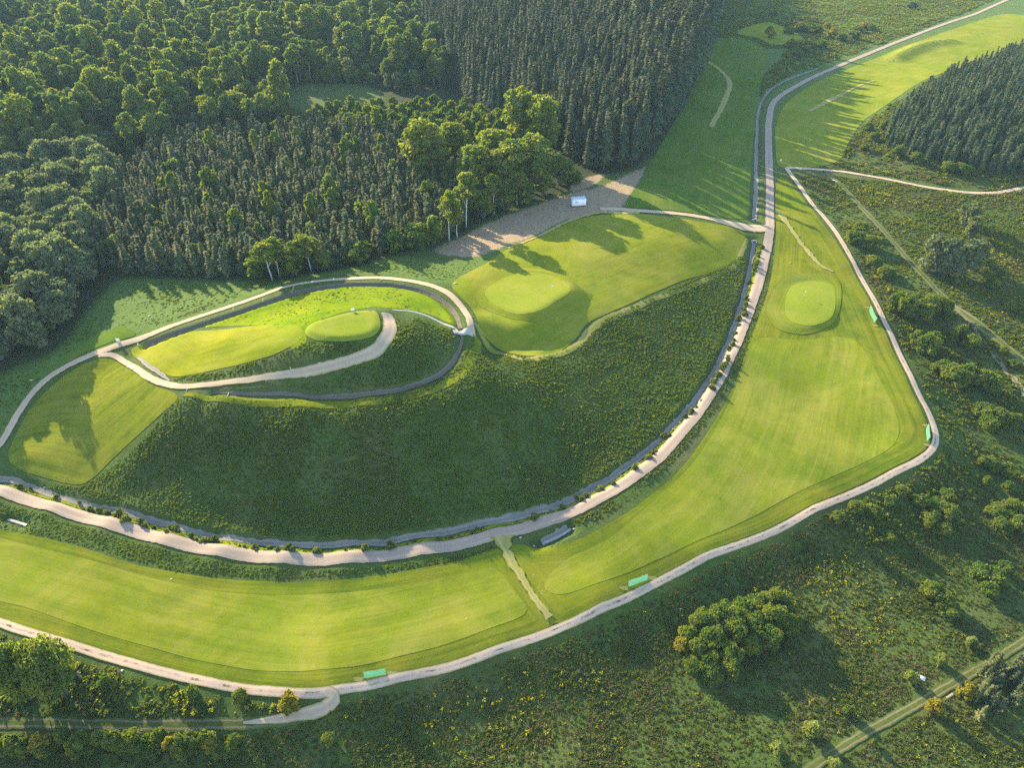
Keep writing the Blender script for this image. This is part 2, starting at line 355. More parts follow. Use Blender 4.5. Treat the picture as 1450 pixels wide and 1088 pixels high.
M = {}
M['fairway'] = mown('fairway_grass', (.205,.207,.014), (.118,.140,.010), (.29,.235,.05))
M['fairway_far'] = mown('far_fairway_grass', (.20,.21,.015), (.13,.155,.012), (.27,.225,.05), .9, 4.0)
M['strip'] = mown('strip_grass', (.105,.150,.020), (.065,.100,.013), (.16,.15,.04), 1.0, 3.0, .3)
M['knoll'] = mown('knoll_grass', (.23,.226,.014), (.14,.152,.009), (.29,.235,.045), 1.1, 1.7)
M['bank'] = mown('bank_grass', (.185,.183,.014), (.082,.098,.009), (.22,.185,.03), 1.5, 1.5)
M['apron'] = mown('apron_grass', (.205,.203,.014), (.12,.135,.010), (.26,.22,.045), .9, 1.4)
M['green'] = mown('green_grass', (.235,.238,.025), (.175,.19,.020), (.27,.245,.05), .6, 1.0, .35)
M['semi'] = mown('semi_rough_grass', (.178,.182,.011), (.084,.106,.008), (.24,.19,.022), 1.6, 1.2)
M['lush'] = mown('lush_grass', (.195,.225,.008), (.085,.13,.006), (.24,.215,.018), .5, 2.5, .4)
M['dryedge'] = mown('dry_edge_grass', (.24,.215,.05), (.13,.14,.02), (.31,.24,.085), 1.2, 1.0, .8)
M['road'] = gravel('gravel_road', (.25,.18,.135), (.34,.255,.195), None, None, .8)
M['path'] = gravel('gravel_path', (.34,.235,.155), (.46,.335,.235), None, (.19,.19,.04))
M['cart'] = gravel('two_rut_path', (.40,.27,.19), (.53,.375,.275), (.085,.085,.03), (.20,.19,.04))
M['track'] = gravel('grassy_track', (.10,.09,.045), (.22,.18,.11), (.055,.08,.016), (.055,.08,.016), 1, .8)
M['wear'] = gravel('worn_grass', (.19,.185,.032), (.31,.25,.10), None, (.17,.18,.014), 1, 1.3)
M['stone'] = gravel('channel_stones', (.095,.08,.066), (.27,.235,.20), None, (.09,.10,.035), 1.6)
M['mud'] = gravel('ditch_mud', (.075,.062,.045), (.15,.125,.095), None, (.05,.065,.02), 1.2)
def ruts(name, dirt, grass1, grass2):
    g = G(name); p = g.pos(); u = g.uv(); sx = g.node('ShaderNodeSeparateXYZ'); g.l.new(u, sx.inputs[0]); v = g.math('ABSOLUTE', sx.outputs[1])
    n = g.noise(p, 1.6, 5, .75); gr = g.mix(g.rng(g.noise(p, .9, 5, .75), .35, .7), grass1, grass2)
    m = g.math('ADD', g.rng(g.math('ABSOLUTE', g.math('SUBTRACT', v, .55)), .0, .34, 1, 0), g.math('SUBTRACT', n, .5))
    m = g.math('MULTIPLY', g.rng(m, .35, .7), g.rng(g.noise(g.map(u, (.05, .3, 0)), 1, 3, .6), .28, .5))
    return g.finish(g.mix(m, gr, dirt), .95, g.bump(n, .5, .08), .05)
M['rut'] = ruts('rutted_track', (.17,.135,.085), (.05,.075,.013), (.095,.11,.024))
def ground_mat():
    g = G('meadow_ground'); p = g.pos()
    a = g.noise(p, .03, 5, .65, .8); b = g.noise(p, .16, 5, .7); c = g.noise(p, .9, 5, .75); d = g.noise(p, 4, 3, .8)
    f = g.rng(g.math('ADD', g.math('MULTIPLY', b, .6), g.math('MULTIPLY', c, .6)), .35, .85)
    col = g.mix(f, (.038,.066,.013), (.080,.118,.022))
    col = g.mix(g.math('MULTIPLY', g.rng(a, .48, .7), .75), col, (.11,.098,.040))
    col = g.mix(g.math('MULTIPLY', g.rng(c, .58, .75), .6), col, (.13,.14,.03))
    lush = g.attr('lush'); col = g.mix(lush, col, g.mix(f, (.055,.095,.018), (.105,.16,.028)))
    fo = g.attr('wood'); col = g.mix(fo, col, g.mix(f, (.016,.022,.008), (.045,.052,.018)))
    di = g.attr('dirt'); e = g.math('ADD', di, g.math('MULTIPLY', g.math('SUBTRACT', g.noise(p, .35, 6, .8), .5), 1.5))
    col = g.mix(g.rng(e, .35, .8), col, g.mix(g.rng(c, .35, .7), (.24,.165,.10), (.35,.255,.16)))
    hgt = g.math('ADD', g.math('MULTIPLY', c, 1.0), g.math('MULTIPLY', d, .5))
    return g.finish(col, .95, g.bump(hgt, .8, .5), .08)
M['ground'] = ground_mat()
M['spruce'] = leafmat('spruce_needles', (.020,.048,.034), (.062,.088,.046), (.21,.185,.075), .2, (1.5,1.4,.65))  # the last colour paints sun on the branch tips
M['yspruce'] = leafmat('young_spruce_needles', (.022,.054,.034), (.085,.108,.046), (.30,.25,.085), .2, (1.6,1.45,.6))  # bright last colour stands for sunlit tips
M['pine'] = leafmat('plantation_needles', (.024,.055,.034), (.070,.102,.046), (.17,.17,.065), .15, (1.4,1.4,.65))
M['broad'] = leafmat('broad_leaves', (.042,.090,.042), (.105,.150,.040), (.19,.205,.05), .45, (1.6,1.55,.5))
M['aspen'] = leafmat('pale_leaves', (.105,.162,.032), (.140,.178,.030), (.22,.225,.042), .47, (1.65,1.6,.5))
M['willow'] = leafmat('grey_leaves', (.080,.115,.055), (.105,.135,.065), (.21,.22,.12), .38, (1.4,1.4,.6))
M['bush'] = leafmat('bush_leaves', (.070,.125,.024), (.105,.145,.026), (.20,.215,.036), .42, (1.6,1.55,.5))
M['gold'] = leafmat('golden_leaves', (.20,.19,.018), (.26,.21,.02), (.34,.26,.03), .4, (1.4,1.3,.5))
M['herb'] = leafmat('herb_leaves', (.070,.108,.017), (.105,.140,.024), (.19,.195,.036), .4, (1.6,1.6,.5))
M['hherb'] = leafmat('hill_herbs', (.082,.130,.022), (.115,.155,.026), (.185,.205,.036), .38, (1.5,1.6,.5))
M['mherb'] = leafmat('meadow_herbs', (.050,.078,.014), (.080,.102,.020), (.15,.15,.032), .34, (1.5,1.5,.5))
M['pale'] = leafmat('pale_bush_leaves', (.15,.19,.045), (.19,.22,.05), (.27,.28,.07), .42, (1.5,1.5,.6))
M['dryherb'] = leafmat('dry_herbs', (.11,.090,.035), (.15,.115,.05), (.20,.155,.075), .3, (1.4,1.2,.7))
M['flower'] = leafmat('yellow_flowers', (.30,.28,.012), (.38,.34,.016), (.44,.38,.02), .3, (1.3,1.25,.5))
M['bark'] = barkmat('spruce_bark', (.09,.07,.055), (.16,.125,.095))
M['bark2'] = barkmat('grey_bark', (.13,.115,.09), (.24,.21,.17))
M['birch'] = barkmat('birch_bark', (.42,.40,.35), (.62,.60,.55), 2)

# ------------------------------------------------------------------ mesh and object helpers
def mesh(name, V, faces, mat, tint=None, uv=None, smooth=False):
    """faces: list of index arrays, or an (n,k) array"""
    me = bpy.data.meshes.new(name); V = np.asarray(V, np.float32)
    if isinstance(faces, np.ndarray):
        k = faces.shape[1]; li = faces.ravel().astype(np.int32); ls = np.arange(len(faces), dtype=np.int32)*k
    else:
        ln = np.array([len(f) for f in faces], np.int32); li = np.concatenate([np.asarray(f, np.int32) for f in faces])
        ls = np.concatenate([[0], np.cumsum(ln)[:-1]]).astype(np.int32)
    me.vertices.add(len(V)); me.vertices.foreach_set('co', V.ravel())
    me.loops.add(len(li)); me.loops.foreach_set('vertex_index', li)
    me.polygons.add(len(ls)); me.polygons.foreach_set('loop_start', ls)
    me.update(calc_edges=True)
    if tint is not None:
        a = me.attributes.new('tint', 'FLOAT', 'POINT'); a.data.foreach_set('value', np.asarray(tint, np.float32))
    if uv is not None:
        a = me.uv_layers.new(name='guide'); a.data.foreach_set('uv', np.asarray(uv, np.float32)[li].ravel())
    if smooth: me.polygons.foreach_set('use_smooth', np.ones(len(ls), bool))
    mats = mat if isinstance(mat, (list, tuple)) else [mat]
    for q in mats: me.materials.append(q)
    return me
def link(name, me, parent=None, loc=None, **props):
    o = bpy.data.objects.new(name, me); COL.objects.link(o)
    if parent is not None: o.parent = parent
    if loc is not None: o.location = loc
    for k, v in props.items(): o[k] = v
    return o
def structure(name, me): return link(name, me, kind='structure')

class MB:
    """collects boxes and tubes into one mesh"""
    def __init__(s): s.V, s.F = [], []
    def add(s, V, F): b = len(s.V); s.V += [tuple(v) for v in V]; s.F += [tuple(i+b for i in f) for f in F]; return s
    def box(s, c, d, rz=0, bev=.0, tilt=None):
        x, y, z = d[0]/2, d[1]/2, d[2]/2; b = min(bev, x*.9, y*.9, z*.9)
        V, F = [], []
        if b <= 0:
            V = [(i*x, j*y, k*z) for k in (-1,1) for j in (-1,1) for i in (-1,1)]
            F = [(0,2,3,1),(4,5,7,6),(0,1,5,4),(2,6,7,3),(0,4,6,2),(1,3,7,5)]
        else:
            ring = lambda xx, yy, zz, c_: [(xx-c_,-yy,zz),(xx,-yy+c_,zz),(xx,yy-c_,zz),(xx-c_,yy,zz),(-xx+c_,yy,zz),(-xx,yy-c_,zz),(-xx,-yy+c_,zz),(-xx+c_,-yy,zz)]
            rs = [ring(x-b,y-b,-z,b*.5), ring(x,y,-z+b,b), ring(x,y,z-b,b), ring(x-b,y-b,z,b*.5)]
            for r in rs: V += r
            F = [tuple(range(7,-1,-1)), tuple(range(24,32))]
            for k in range(3):
                for i in range(8): F.append((k*8+i, k*8+(i+1)%8, k*8+8+(i+1)%8, k*8+8+i))
        m = Matrix.Rotation(rz, 3, 'Z')
        if tilt is not None: m = m @ tilt
        return s.add([tuple(m @ Vector(v) + Vector(c)) for v in V], F)
    def tube(s, pts, rad, k=8, cap=True):
        pts = [Vector(p) for p in pts]; rad = list(rad) if hasattr(rad, '__len__') else [rad]*len(pts)
        V, F = [], []
        for i, p in enumerate(pts):
            d = (pts[min(i+1, len(pts)-1)] - pts[max(i-1, 0)]).normalized()
            a = d.orthogonal().normalized(); b = d.cross(a)
            if abs(d.z) > .6: a = Vector((1,0,0)); a = (a - d*a.dot(d)).normalized(); b = d.cross(a)
            for j in range(k): t = 2*math.pi*j/k; V.append(p + (a*math.cos(t)+b*math.sin(t))*rad[i])
        for i in range(len(pts)-1):
            for j in range(k): F.append((i*k+j, i*k+(j+1)%k, (i+1)*k+(j+1)%k, (i+1)*k+j))
        if cap: F += [tuple(range(k-1,-1,-1)), tuple((len(pts)-1)*k+j for j in range(k))]
        return s.add(V, F)
    def mesh(s, name, mat, smooth=False):
        me = mesh(name, np.array([tuple(v) for v in s.V]), s.F, mat, smooth=smooth); return me
    def build(s, name, mat, parent=None, loc=None, smooth=False, **props): return link(name, s.mesh(name, mat, smooth), parent, loc, **props)
def thing(name, label, cat, loc, rz=0, group=None):
    o = link(name, None, None, loc); o.rotation_euler = (0,0,rz); o.empty_display_size = .3
    o['label'] = label; o['category'] = cat
    if group: o['group'] = group
    return o
def tag(o, label, cat, group=None):
    o['label'] = label; o['category'] = cat
    if group: o['group'] = group
    return o

# ------------------------------------------------------------------ the ground
FOREST = [(-200,250),(-200,-60),(200,-60),(600,-60),(1045,-60),(1018,20),(1012,50),(985,115),(945,185),(900,236),(835,248),(815,262),(760,285),(700,304),(655,330),(640,338),(600,345),(540,362),(480,380),(350,394),(250,392),(172,392),(140,420),(112,450),(85,485),(40,510),(-120,525),(-260,300)]
CLEAR1 = [(395,130),(450,118),(520,122),(545,138),(520,152),(440,158),(400,150)]
CLEAR2 = [(225,-14),(300,-16),(325,-2),(318,20),(280,28),(232,26)]
PLANT = [(1225,200),(1255,165),(1300,128),(1360,98),(1450,62),(1560,20),(1640,240),(1450,255),(1390,252),(1330,240),(1270,222)]
YARD = [(612,352),(640,340),(700,310),(760,288),(815,270),(850,262),(900,240),(918,236),(900,275),(880,296),(840,305),(800,315),(760,335),(715,352),(672,366),(640,364),(620,362)]
YARD2 = [(806,262),(830,250),(858,245),(850,258),(825,270),(810,272)]
LUSH = [(115,440),(170,396),(260,396),(360,398),(480,384),(560,366),(640,372),(720,352),(690,372),(640,402),(540,388),(440,394),(380,410),(300,440),(230,465),(160,490),(90,522),(30,580),(0,628),(-60,650),(-200,620),(-120,520),(40,512),(90,486)]
w_forest, w_clear1, w_clear2, w_plant = [wpoly(q, 4) for q in (FOREST, CLEAR1, CLEAR2, PLANT)]
w_yard, w_yard2, w_lush = wpoly(YARD, 1.5), wpoly(YARD2, 1.5), wpoly(LUSH, 2)
nx, ny = XX.shape
gx, gy = XX.ravel(), YY.ravel()
def mask(w, a, b):
    m = np.zeros(len(gx)); k = near(gx, gy, w, 12)
    m[k] = 1 - sstep(a, b, sdist(gx[k], gy[k], w)); return m
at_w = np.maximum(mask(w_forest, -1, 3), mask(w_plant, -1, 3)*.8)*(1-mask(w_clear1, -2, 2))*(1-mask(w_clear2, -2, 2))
at_d = np.maximum(mask(w_yard, -3, 1.5), mask(w_yard2, -2, 1))
at_l = np.maximum(mask(w_lush, -1, 1), mask(w_clear2, -2, 2)*.7)
at_l = np.maximum(at_l, sstep(262, 300, gy)*sstep(30, 60, gx)*.7)
idx = np.arange(nx*ny).reshape(nx, ny)
quads = np.stack([idx[:-1,:-1].ravel(), idx[1:,:-1].ravel(), idx[1:,1:].ravel(), idx[:-1,1:].ravel()], 1)
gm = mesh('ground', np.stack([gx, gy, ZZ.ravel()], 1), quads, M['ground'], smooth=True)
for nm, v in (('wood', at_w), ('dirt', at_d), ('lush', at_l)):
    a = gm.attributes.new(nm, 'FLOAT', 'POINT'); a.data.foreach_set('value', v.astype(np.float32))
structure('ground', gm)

def sheet(name, poly, mat, off, guide=None, coarse=1):
    """a mown surface laid on the ground: outline + the ground's own grid points inside it"""
    poly = np.asarray(poly)[:,:2]
    i0, i1 = np.searchsorted(GX, poly[:,0].min()), np.searchsorted(GX, poly[:,0].max())
    j0, j1 = np.searchsorted(GY, poly[:,1].min()), np.searchsorted(GY, poly[:,1].max())
    xs, ys = XX[i0:i1:coarse, j0:j1:coarse].ravel(), YY[i0:i1:coarse, j0:j1:coarse].ravel()
    k = inside(xs, ys, poly); xs, ys = xs[k], ys[k]
    k = dist_poly(xs, ys, poly, True) > .3; xs, ys = xs[k], ys[k]
    nb = len(poly)
    pts = [Vector(p) for p in poly] + [Vector((a, b)) for a, b in zip(xs, ys)]
    v, e, f, _, _, _ = delaunay_2d_cdt(pts, [(i, (i+1) % nb) for i in range(nb)], [], 1, 1e-5)
    v = np.array([tuple(q) for q in v]); f = np.array([t for t in f if len(t) == 3])
    a, b, c = v[f[:,0]], v[f[:,1]], v[f[:,2]]
    cr = (b[:,0]-a[:,0])*(c[:,1]-a[:,1])-(b[:,1]-a[:,1])*(c[:,0]-a[:,0]); f[cr < 0] = f[cr < 0][:,::-1]
    gd = poly if guide is None else guide
    d, t, _ = dist_poly(v[:,0], v[:,1], gd, guide is None, True)
    z = hz(v[:,0], v[:,1]) + off
    return structure(name, mesh(name, np.column_stack([v, z]), f, mat, uv=np.stack([t, d], 1), smooth=True))

def ribbon(name, curve, width, mat, off, step=.7, rough=.05, cross=7, seed=0):
    c = resample(np.asarray(curve)[:,:2], step); n_ = len(c)
    t = np.gradient(c, axis=0); t /= np.linalg.norm(t, axis=1)[:,None]; nn = np.stack([-t[:,1], t[:,0]], 1)
    s = np.concatenate([[0], np.cumsum(np.linalg.norm(np.diff(c, axis=0), axis=1))])
    w = np.interp(np.linspace(0, 1, n_), np.linspace(0, 1, len(width)), width) if hasattr(width, '__len__') else np.full(n_, float(width))
    r = np.random.default_rng(seed+n_)
    wl = w/2*(1+rough*2*vnoise(s, s*0+1.3, 2.2, seed)+rough*r.normal(size=n_)); wr = w/2*(1+rough*2*vnoise(s, s*0+7.7, 2.7, seed+1)+rough*r.normal(size=n_))
    vv = np.linspace(-1, 1, cross)
    lat = np.where(vv[None] < 0, vv[None]*wl[:,None], vv[None]*wr[:,None])
    x = c[:,None,0]+nn[:,None,0]*lat; y = c[:,None,1]+nn[:,None,1]*lat
    z = hz(x, y) + off + .02*(1-vv[None]**2)
    V = np.stack([x, y, z], -1).reshape(-1, 3); ii = np.arange(n_*cross).reshape(n_, cross)
    q = np.stack([ii[:-1,:-1].ravel(), ii[:-1,1:].ravel(), ii[1:,1:].ravel(), ii[1:,:-1].ravel()], 1)[:, ::-1]
    uv = np.stack([np.repeat(s, cross), np.tile(vv, n_)], 1)
    return structure(name, mesh(name, V, q, mat, uv=uv, smooth=True))

road_c, ring_c, spiral_c, perim_c = wcurve(ROAD), wcurve(RING), wcurve(SPIRAL), wcurve(PERIM)
chan_c, uchan_c, rd_c, md_c = wcurve(CHAN), wcurve(UCHAN), wcurve(RDITCH), wcurve(MDITCH)
# mown surfaces
FW_L = [(-60,738),(0,750),(60,761),(120,777),(200,802),(300,819),(400,825),(480,822),(560,812),(640,797),(712,778),(735,820),(770,868),(782,886),(700,915),(600,947),(520,966),(450,978),(380,975),(300,962),(200,938),(110,910),(30,888),(-60,860)]
FW_R = [(716,776),(742,772),(800,770),(850,748),(900,718),(960,668),(1000,615),(1040,545),(1062,480),(1078,440),(1090,400),(1098,345),(1098,300),(1099,262),(1109,250),(1130,272),(1155,303),(1180,337),(1205,378),(1234,432),(1256,477),(1284,537),(1305,582),(1317,612),(1314,632),(1298,645),(1265,662),(1148,716),(998,782),(848,856),(786,884),(775,868),(740,822)]
SEMI_R = [(800,795),(870,758),(930,705),(985,650),(1025,585),(1055,515),(1075,480),(1130,482),(1190,478),(1218,490),(1250,545),(1270,590),(1272,618),(1250,642),(1180,675),(1080,725),(980,770),(880,815),(800,842),(770,830)]
SEMI_L = [(-60,755),(50,775),(150,800),(250,828),(350,842),(450,842),(560,832),(660,812),(700,805),(730,840),(745,868),(690,892),(600,922),(500,945),(400,952),(300,940),(200,914),(120,890),(40,862),(-60,830)]
BANK = [(12,642),(32,598),(60,560),(95,530),(130,512),(158,508),(190,528),(215,545),(252,562),(225,590),(190,622),(155,655),(122,684),(100,686),(60,676),(25,664)]
KNOLL = [(186,500),(200,488),(240,477),(300,468),(360,462),(410,460),(428,468),(424,482),(400,497),(360,511),(310,523),(270,531),(240,533),(212,517)]
GFIELD = [(640,402),(690,372),(715,355),(760,337),(800,318),(840,306),(900,303),(960,309),(1005,316),(1045,325),(1056,336),(1050,355),(1035,372),(1000,388),(960,400),(910,422),(860,444),(830,460),(815,480),(795,496),(760,504),(722,500),(698,488),(680,466),(668,438)]
STRIP = [(1012,60),(1040,52),(1075,62),(1086,80),(1080,110),(1072,150),(1066,200),(1062,260),(1058,308),(1010,306),(960,299),(920,295),(887,290),(905,258),(930,215),(955,172),(980,125),(995,90)]
UPFW = [(1102,234),(1098,205),(1099,178),(1112,148),(1150,120),(1215,92),(1290,62),(1370,34),(1420,20),(1470,28),(1470,66),(1400,88),(1330,105),(1270,138),(1230,165),(1205,195),(1190,225),(1160,236),(1125,238)]
FARG = [(1042,46),(1060,37),(1088,31),(1108,37),(1135,51),(1136,58),(1118,63),(1090,63),(1075,54),(1058,52)]
LITIN = [(215,484),(262,465),(320,446),(380,425),(430,411),(480,402),(540,401),(588,408),(622,424),(640,446),(645,462),(610,446),(570,438),(545,436),(520,436),(472,447),(436,464),(433,486),(412,494),(404,470),(330,462),(250,474)]
PADL = [(90,512),(115,488),(145,471),(170,464),(190,470),(188,477),(150,488),(120,500),(96,514)]
sheet('rough_grass', wpoly(LITIN), M['lush'], .05, rd_c)
sheet('grass_bank', wpoly(BANK), M['bank'], .06, wcurve([(255,560),(225,592),(190,624),(150,662),(120,690),(80,680),(30,668)]))
sheet('mown_knoll', wpoly(KNOLL), M['knoll'], .07, wcurve([(190,505),(240,534),(300,526),(360,512),(410,496),(430,478)]))
sheet('green_surround', wpoly(GFIELD), M['apron'], .06, wcurve([(1040,372),(960,402),(860,446),(815,484),(760,505),(700,490),(672,440),(715,355)]))
sheet('semi_rough', wpoly(FW_L), M['semi'], .05)
sheet('semi_rough', wpoly(FW_R), M['semi'], .05)
sheet('fairway', wpoly(SEMI_L), M['fairway'], .085, perim_c)
sheet('fairway', wpoly(SEMI_R), M['fairway'], .085, wcurve([(800,842),(900,790),(1000,700),(1060,600),(1090,500),(1100,470)]))
sheet('fairway', wpoly(UPFW), M['fairway_far'], .08, wcurve([(1190,228),(1215,190),(1270,140),(1330,106),(1400,88),(1480,66)]))
sheet('fairway', wpoly(STRIP), M['strip'], .08, wcurve([(1058,308),(1066,200),(1080,110),(1086,80)]))
sheet('grass_field', wpoly([(1022,24),(1060,20),(1150,22),(1230,12),(1320,-6),(1330,-40),(1020,-40)]), M['strip'], .12)
sheet('grass_field', wpoly([(1150,36),(1190,28),(1250,20),(1330,12),(1345,18),(1290,38),(1225,62),(1200,62),(1175,48)]), M['strip'], .14)
sheet('fairway', wpoly(FARG), M['fairway_far'], .08)
sheet('tee', wpoly(PADL), M['strip'], .10)
g1 = wpoly(GREEN1, .8); g1i = wpoly(GREEN1I, .8); g2 = wpoly(GREEN2, .8); g2i = wpoly(GREEN2I, .8); te = wpoly(TEE, .8)
sheet('green_apron', g1, M['apron'], .11); sheet('golf_green', g1i, M['green'], .15)
sheet('green_apron', g2, M['apron'], .15); sheet('golf_green', g2i, M['green'], .19)
sheet('tee', te, M['green'], .12)
# ways
ribbon('grass_strip', wcurve([(1058,338),(1050,358),(1036,379),(992,400),(932,422),(872,447),(838,466),(818,489),(788,503),(746,509),(706,501),(686,482),(673,458)]), [1,1.4,1.6,1.5,1.5,1.6,1.8,2,1.8,1.6,1.4,1.2], M['dryedge'], .10, seed=41, rough=.1)
ribbon('grass_strip', wcurve([(20,689),(75,706),(150,729),(230,751),(310,769),(400,779),(500,779),(600,767),(690,749),(770,729),(840,699),(900,663),(945,621),(985,579),(1018,534),(1041,480),(1059,425),(1073,370),(1078,345)]), 1.15, M['lush'], .08, seed=42, rough=.1)
ribbon('grass_strip', wcurve([(262,559),(300,565),(360,569.5),(430,571.5),(510,569.5),(577,562),(628,546),(659,523),(674,498),(677,480)]), [1.0,1.5,1.9,2.1,2.1,2.1,2.2,2.2,2.0,1.4], M['semi'], .10, seed=40, rough=.08)
ribbon('road', road_c, 2.55, M['road'], .16, cross=9, seed=1, rough=.03)
ribbon('path', ring_c, [1.6,1.7,1.8,1.7,1.7,1.9,1.9,1.7], M['path'], .13, seed=2)
ribbon('path', spiral_c, [1.1,1.4,1.55,1.45,1.4,1.5,1.7,2.2,2.9,2.4], M['path'], .18, seed=3)
ribbon('path', perim_c, 1.45, M['cart'], .15, cross=11, seed=4, rough=.025)
ribbon('path', wcurve(UPTRK), [2,1.5,1.5,1.6,1.7], M['cart'], .15, cross=9, seed=5)
ribbon('path', wcurve(YARDTRK), [3,2.4,2,2,2.4,4.5,4], M['path'], .15, seed=6)
ribbon('path', wcurve([(462,980),(474,985),(476,992),(462,1003),(440,1011),(410,1017),(375,1022),(345,1025)]), [1.4,2.0,2.0,1.6,1.2,.8,.35], M['path'], .2, seed=7)
ribbon('path', wcurve([(712,760),(715,775),(728,800),(745,830),(762,855),(778,876)]), [3.6,1.9,1.3,1.1,1.1,1.3], M['wear'], .2, seed=8, rough=.2)
ribbon('path', wcurve([(1000,85),(1020,100),(1033,118),(1025,145),(1007,180)]), 2.2, M['wear'], .17, seed=9, rough=.1)
ribbon('path', wcurve([(1145,158),(1180,140),(1215,122),(1238,114)]), [2,2.6,2,1.4], M['wear'], .17, seed=10, rough=.15)
ribbon('path', wcurve([(1102,300),(1120,325),(1140,352),(1160,375),(1180,385)]), [2,1.4,1.2,1.4,1], M['wear'], .17, seed=11, rough=.2)
ribbon('path', wcurve([(905,302),(880,302),(845,302),(800,316),(760,336),(720,352)]), [2,1.6,1.4,1.2,1,1], M['wear'], .16, seed=12, rough=.2)
ribbon('track', wcurve(MIDTRK), [1.6,1.8,2,2.2,2.2], M['rut'], .10, cross=9, seed=13, rough=.1)
ribbon('track', wcurve(BOTTRK), 1.45, M['rut'], .10, cross=9, seed=14, rough=.06)
ribbon('track', wcurve(LEFTTRK), 1.7, M['rut'], .10, cross=9, seed=15, rough=.08)
ribbon('track', wcurve(DITTRK), [.9,1,1.2,1.4,1.5], M['track'], .14, seed=16, rough=.2)
ribbon('ditch_bed', chan_c, [1.1,1.3,1.2,1.2,1.3,1.7,1.3,1.2,1.4,1.3,1.2], M['stone'], .10, seed=17, rough=.12)
ribbon('ditch_bed', uchan_c, [1.7,1.4,1.2,1.0,.9], M['stone'], .10, seed=18, rough=.12)
ribbon('ditch_bed', rd_c, 1.15, M['mud'], .10, seed=19, rough=.08)
ribbon('ditch_bed', md_c, [.4,.8,.95,1.0,1.1,1.1,1.0,.7], M['mud'], .10, seed=20, rough=.12)
ribbon('ditch_bed', wcurve([(196,507),(212,519),(228,530),(240,540)]), [.8,1.2,1.2,.6], M['stone'], .14, seed=21, rough=.15)
EXPO = 1.9
HAZE = .0001
# ------------------------------------------------------------------ plants: a few grown models of each kind
def quadsoup(C, A, B, tint, fold=None):
    """quads centred at C with half-axes A and B"""
    V = np.stack([C-A-B, C+A-B*.6, C+A*1.15+B*.6, C-A*.7+B], 1).reshape(-1, 3)
    return V, np.arange(len(C)*4).reshape(-1, 4), np.repeat(tint, 4)
def unit(v): return v/np.maximum(np.linalg.norm(v, axis=-1, keepdims=True), 1e-6)
def rdirs(n_, r): return unit(r.normal(size=(n_, 3)))
def crown_mesh(name, C, N, size, mat, r, asp=(.8,1.3), jitter=.9, tint=None):
    """leaf sprays: small faces round the points C, roughly facing N"""
    n_ = len(C); N = unit(N + jitter*r.normal(size=(n_,3)))
    A = unit(np.cross(N, rdirs(n_, r))); B = np.cross(N, A)
    s = size*r.uniform(.6, 1.35, n_)[:,None]; k = r.uniform(*asp, n_)[:,None]
    t = r.uniform(0, 1, n_) if tint is None else np.clip(tint + r.normal(0, .14, n_), 0, 1)
    V, Fq, T = quadsoup(C, A*s*k, B*s/k, t)
    return mesh(name, V, Fq, mat, tint=T)
def spruce_mesh(name, Ht, Rd, mat, r, step=.75, base=.12, spray=.62, perr=2.6, sag=.32, leader=True):
    C, A, B, T = [], [], [], []
    h = Ht*base; lean = r.normal(0, .012, 2)*Ht
    while h < Ht*.985:
        f = (h/Ht-base)/(1-base); rad = Rd*((1-f)**.92)*(1 if f > .18 else .72+1.55*f)*r.uniform(.82, 1.12)
        nb = max(3, int(round(3+perr*rad*.9))); a0 = r.uniform(0, 6.28); tw = r.uniform(0, 1)
        for b in range(nb):
            a = a0+6.283*b/nb+r.normal(0, .22); L = rad*r.uniform(.72, 1.2)
            dr = np.array([math.cos(a), math.sin(a), 0]); tn = np.array([-dr[1], dr[0], 0]); ts = np.clip(tw*.6+r.uniform(0,.4), 0, 1)
            m = max(1, int(L/spray*1.15))
            for i in range(m):
                q = (i+.75)/(m+.25)*L
                zz = h - sag*q*(1.2-.5*q/max(L,.1)) + r.normal(0, .1)
                c = dr*q + np.array([lean[0]*h/Ht, lean[1]*h/Ht, zz])
                d = unit(dr + np.array([0,0,-sag-.1+r.normal(0,.16)]) + tn*r.normal(0,.25))
                s = unit(np.cross(d, [0,0,1]) + np.array([0,0,r.normal(0,.30)]))
                w = spray*(.42+.30*(1-q/L if L else 0))*r.uniform(.8, 1.25)
                C.append(c); A.append(d*spray*.72*r.uniform(.8,1.25)); B.append(s*w); T.append(np.clip(ts*.75+.3*(q/max(L,.1)) - .1, 0, 1))  # tint rises outward, so branch ends are coloured as if sunlit
        h += step*r.uniform(.75, 1.2)*(.55+.6*(1-f))
    if leader:
        for i in range(5):
            a = r.uniform(0, 6.28); C.append(np.array([lean[0], lean[1], Ht-.25-.2*i])); A.append(np.array([0,0,.45])); B.append(np.array([math.cos(a), math.sin(a), 0])*(.08+.05*i)); T.append(.7)
    V, Fq, T = quadsoup(np.array(C), np.array(A), np.array(B), np.array(T))
    # dense inner needles round the stem: a solid cone added to block light
    k, m, cv = 8, 7, []
    for j in range(m):
        f = j/(m-1); hh = Ht*base*1.1+(Ht*.93-Ht*base*1.1)*f; q = Rd*.62*((1-f)**.92)*(1 if f > .1 else .6)+.03
        for i in range(k): a = 6.283*i/k+j*.4; w = q*r.uniform(.8, 1.15); cv.append((math.cos(a)*w+lean[0]*hh/Ht, math.sin(a)*w+lean[1]*hh/Ht, hh+r.normal(0,.12)))
    cf = np.array([(j*k+i, j*k+(i+1)%k, (j+1)*k+(i+1)%k, (j+1)*k+i) for j in range(m-1) for i in range(k)])
    return mesh(name, np.concatenate([V, np.array(cv)]), np.concatenate([Fq, cf+len(V)]), mat, tint=np.concatenate([T, np.full(k*m, .12)]))
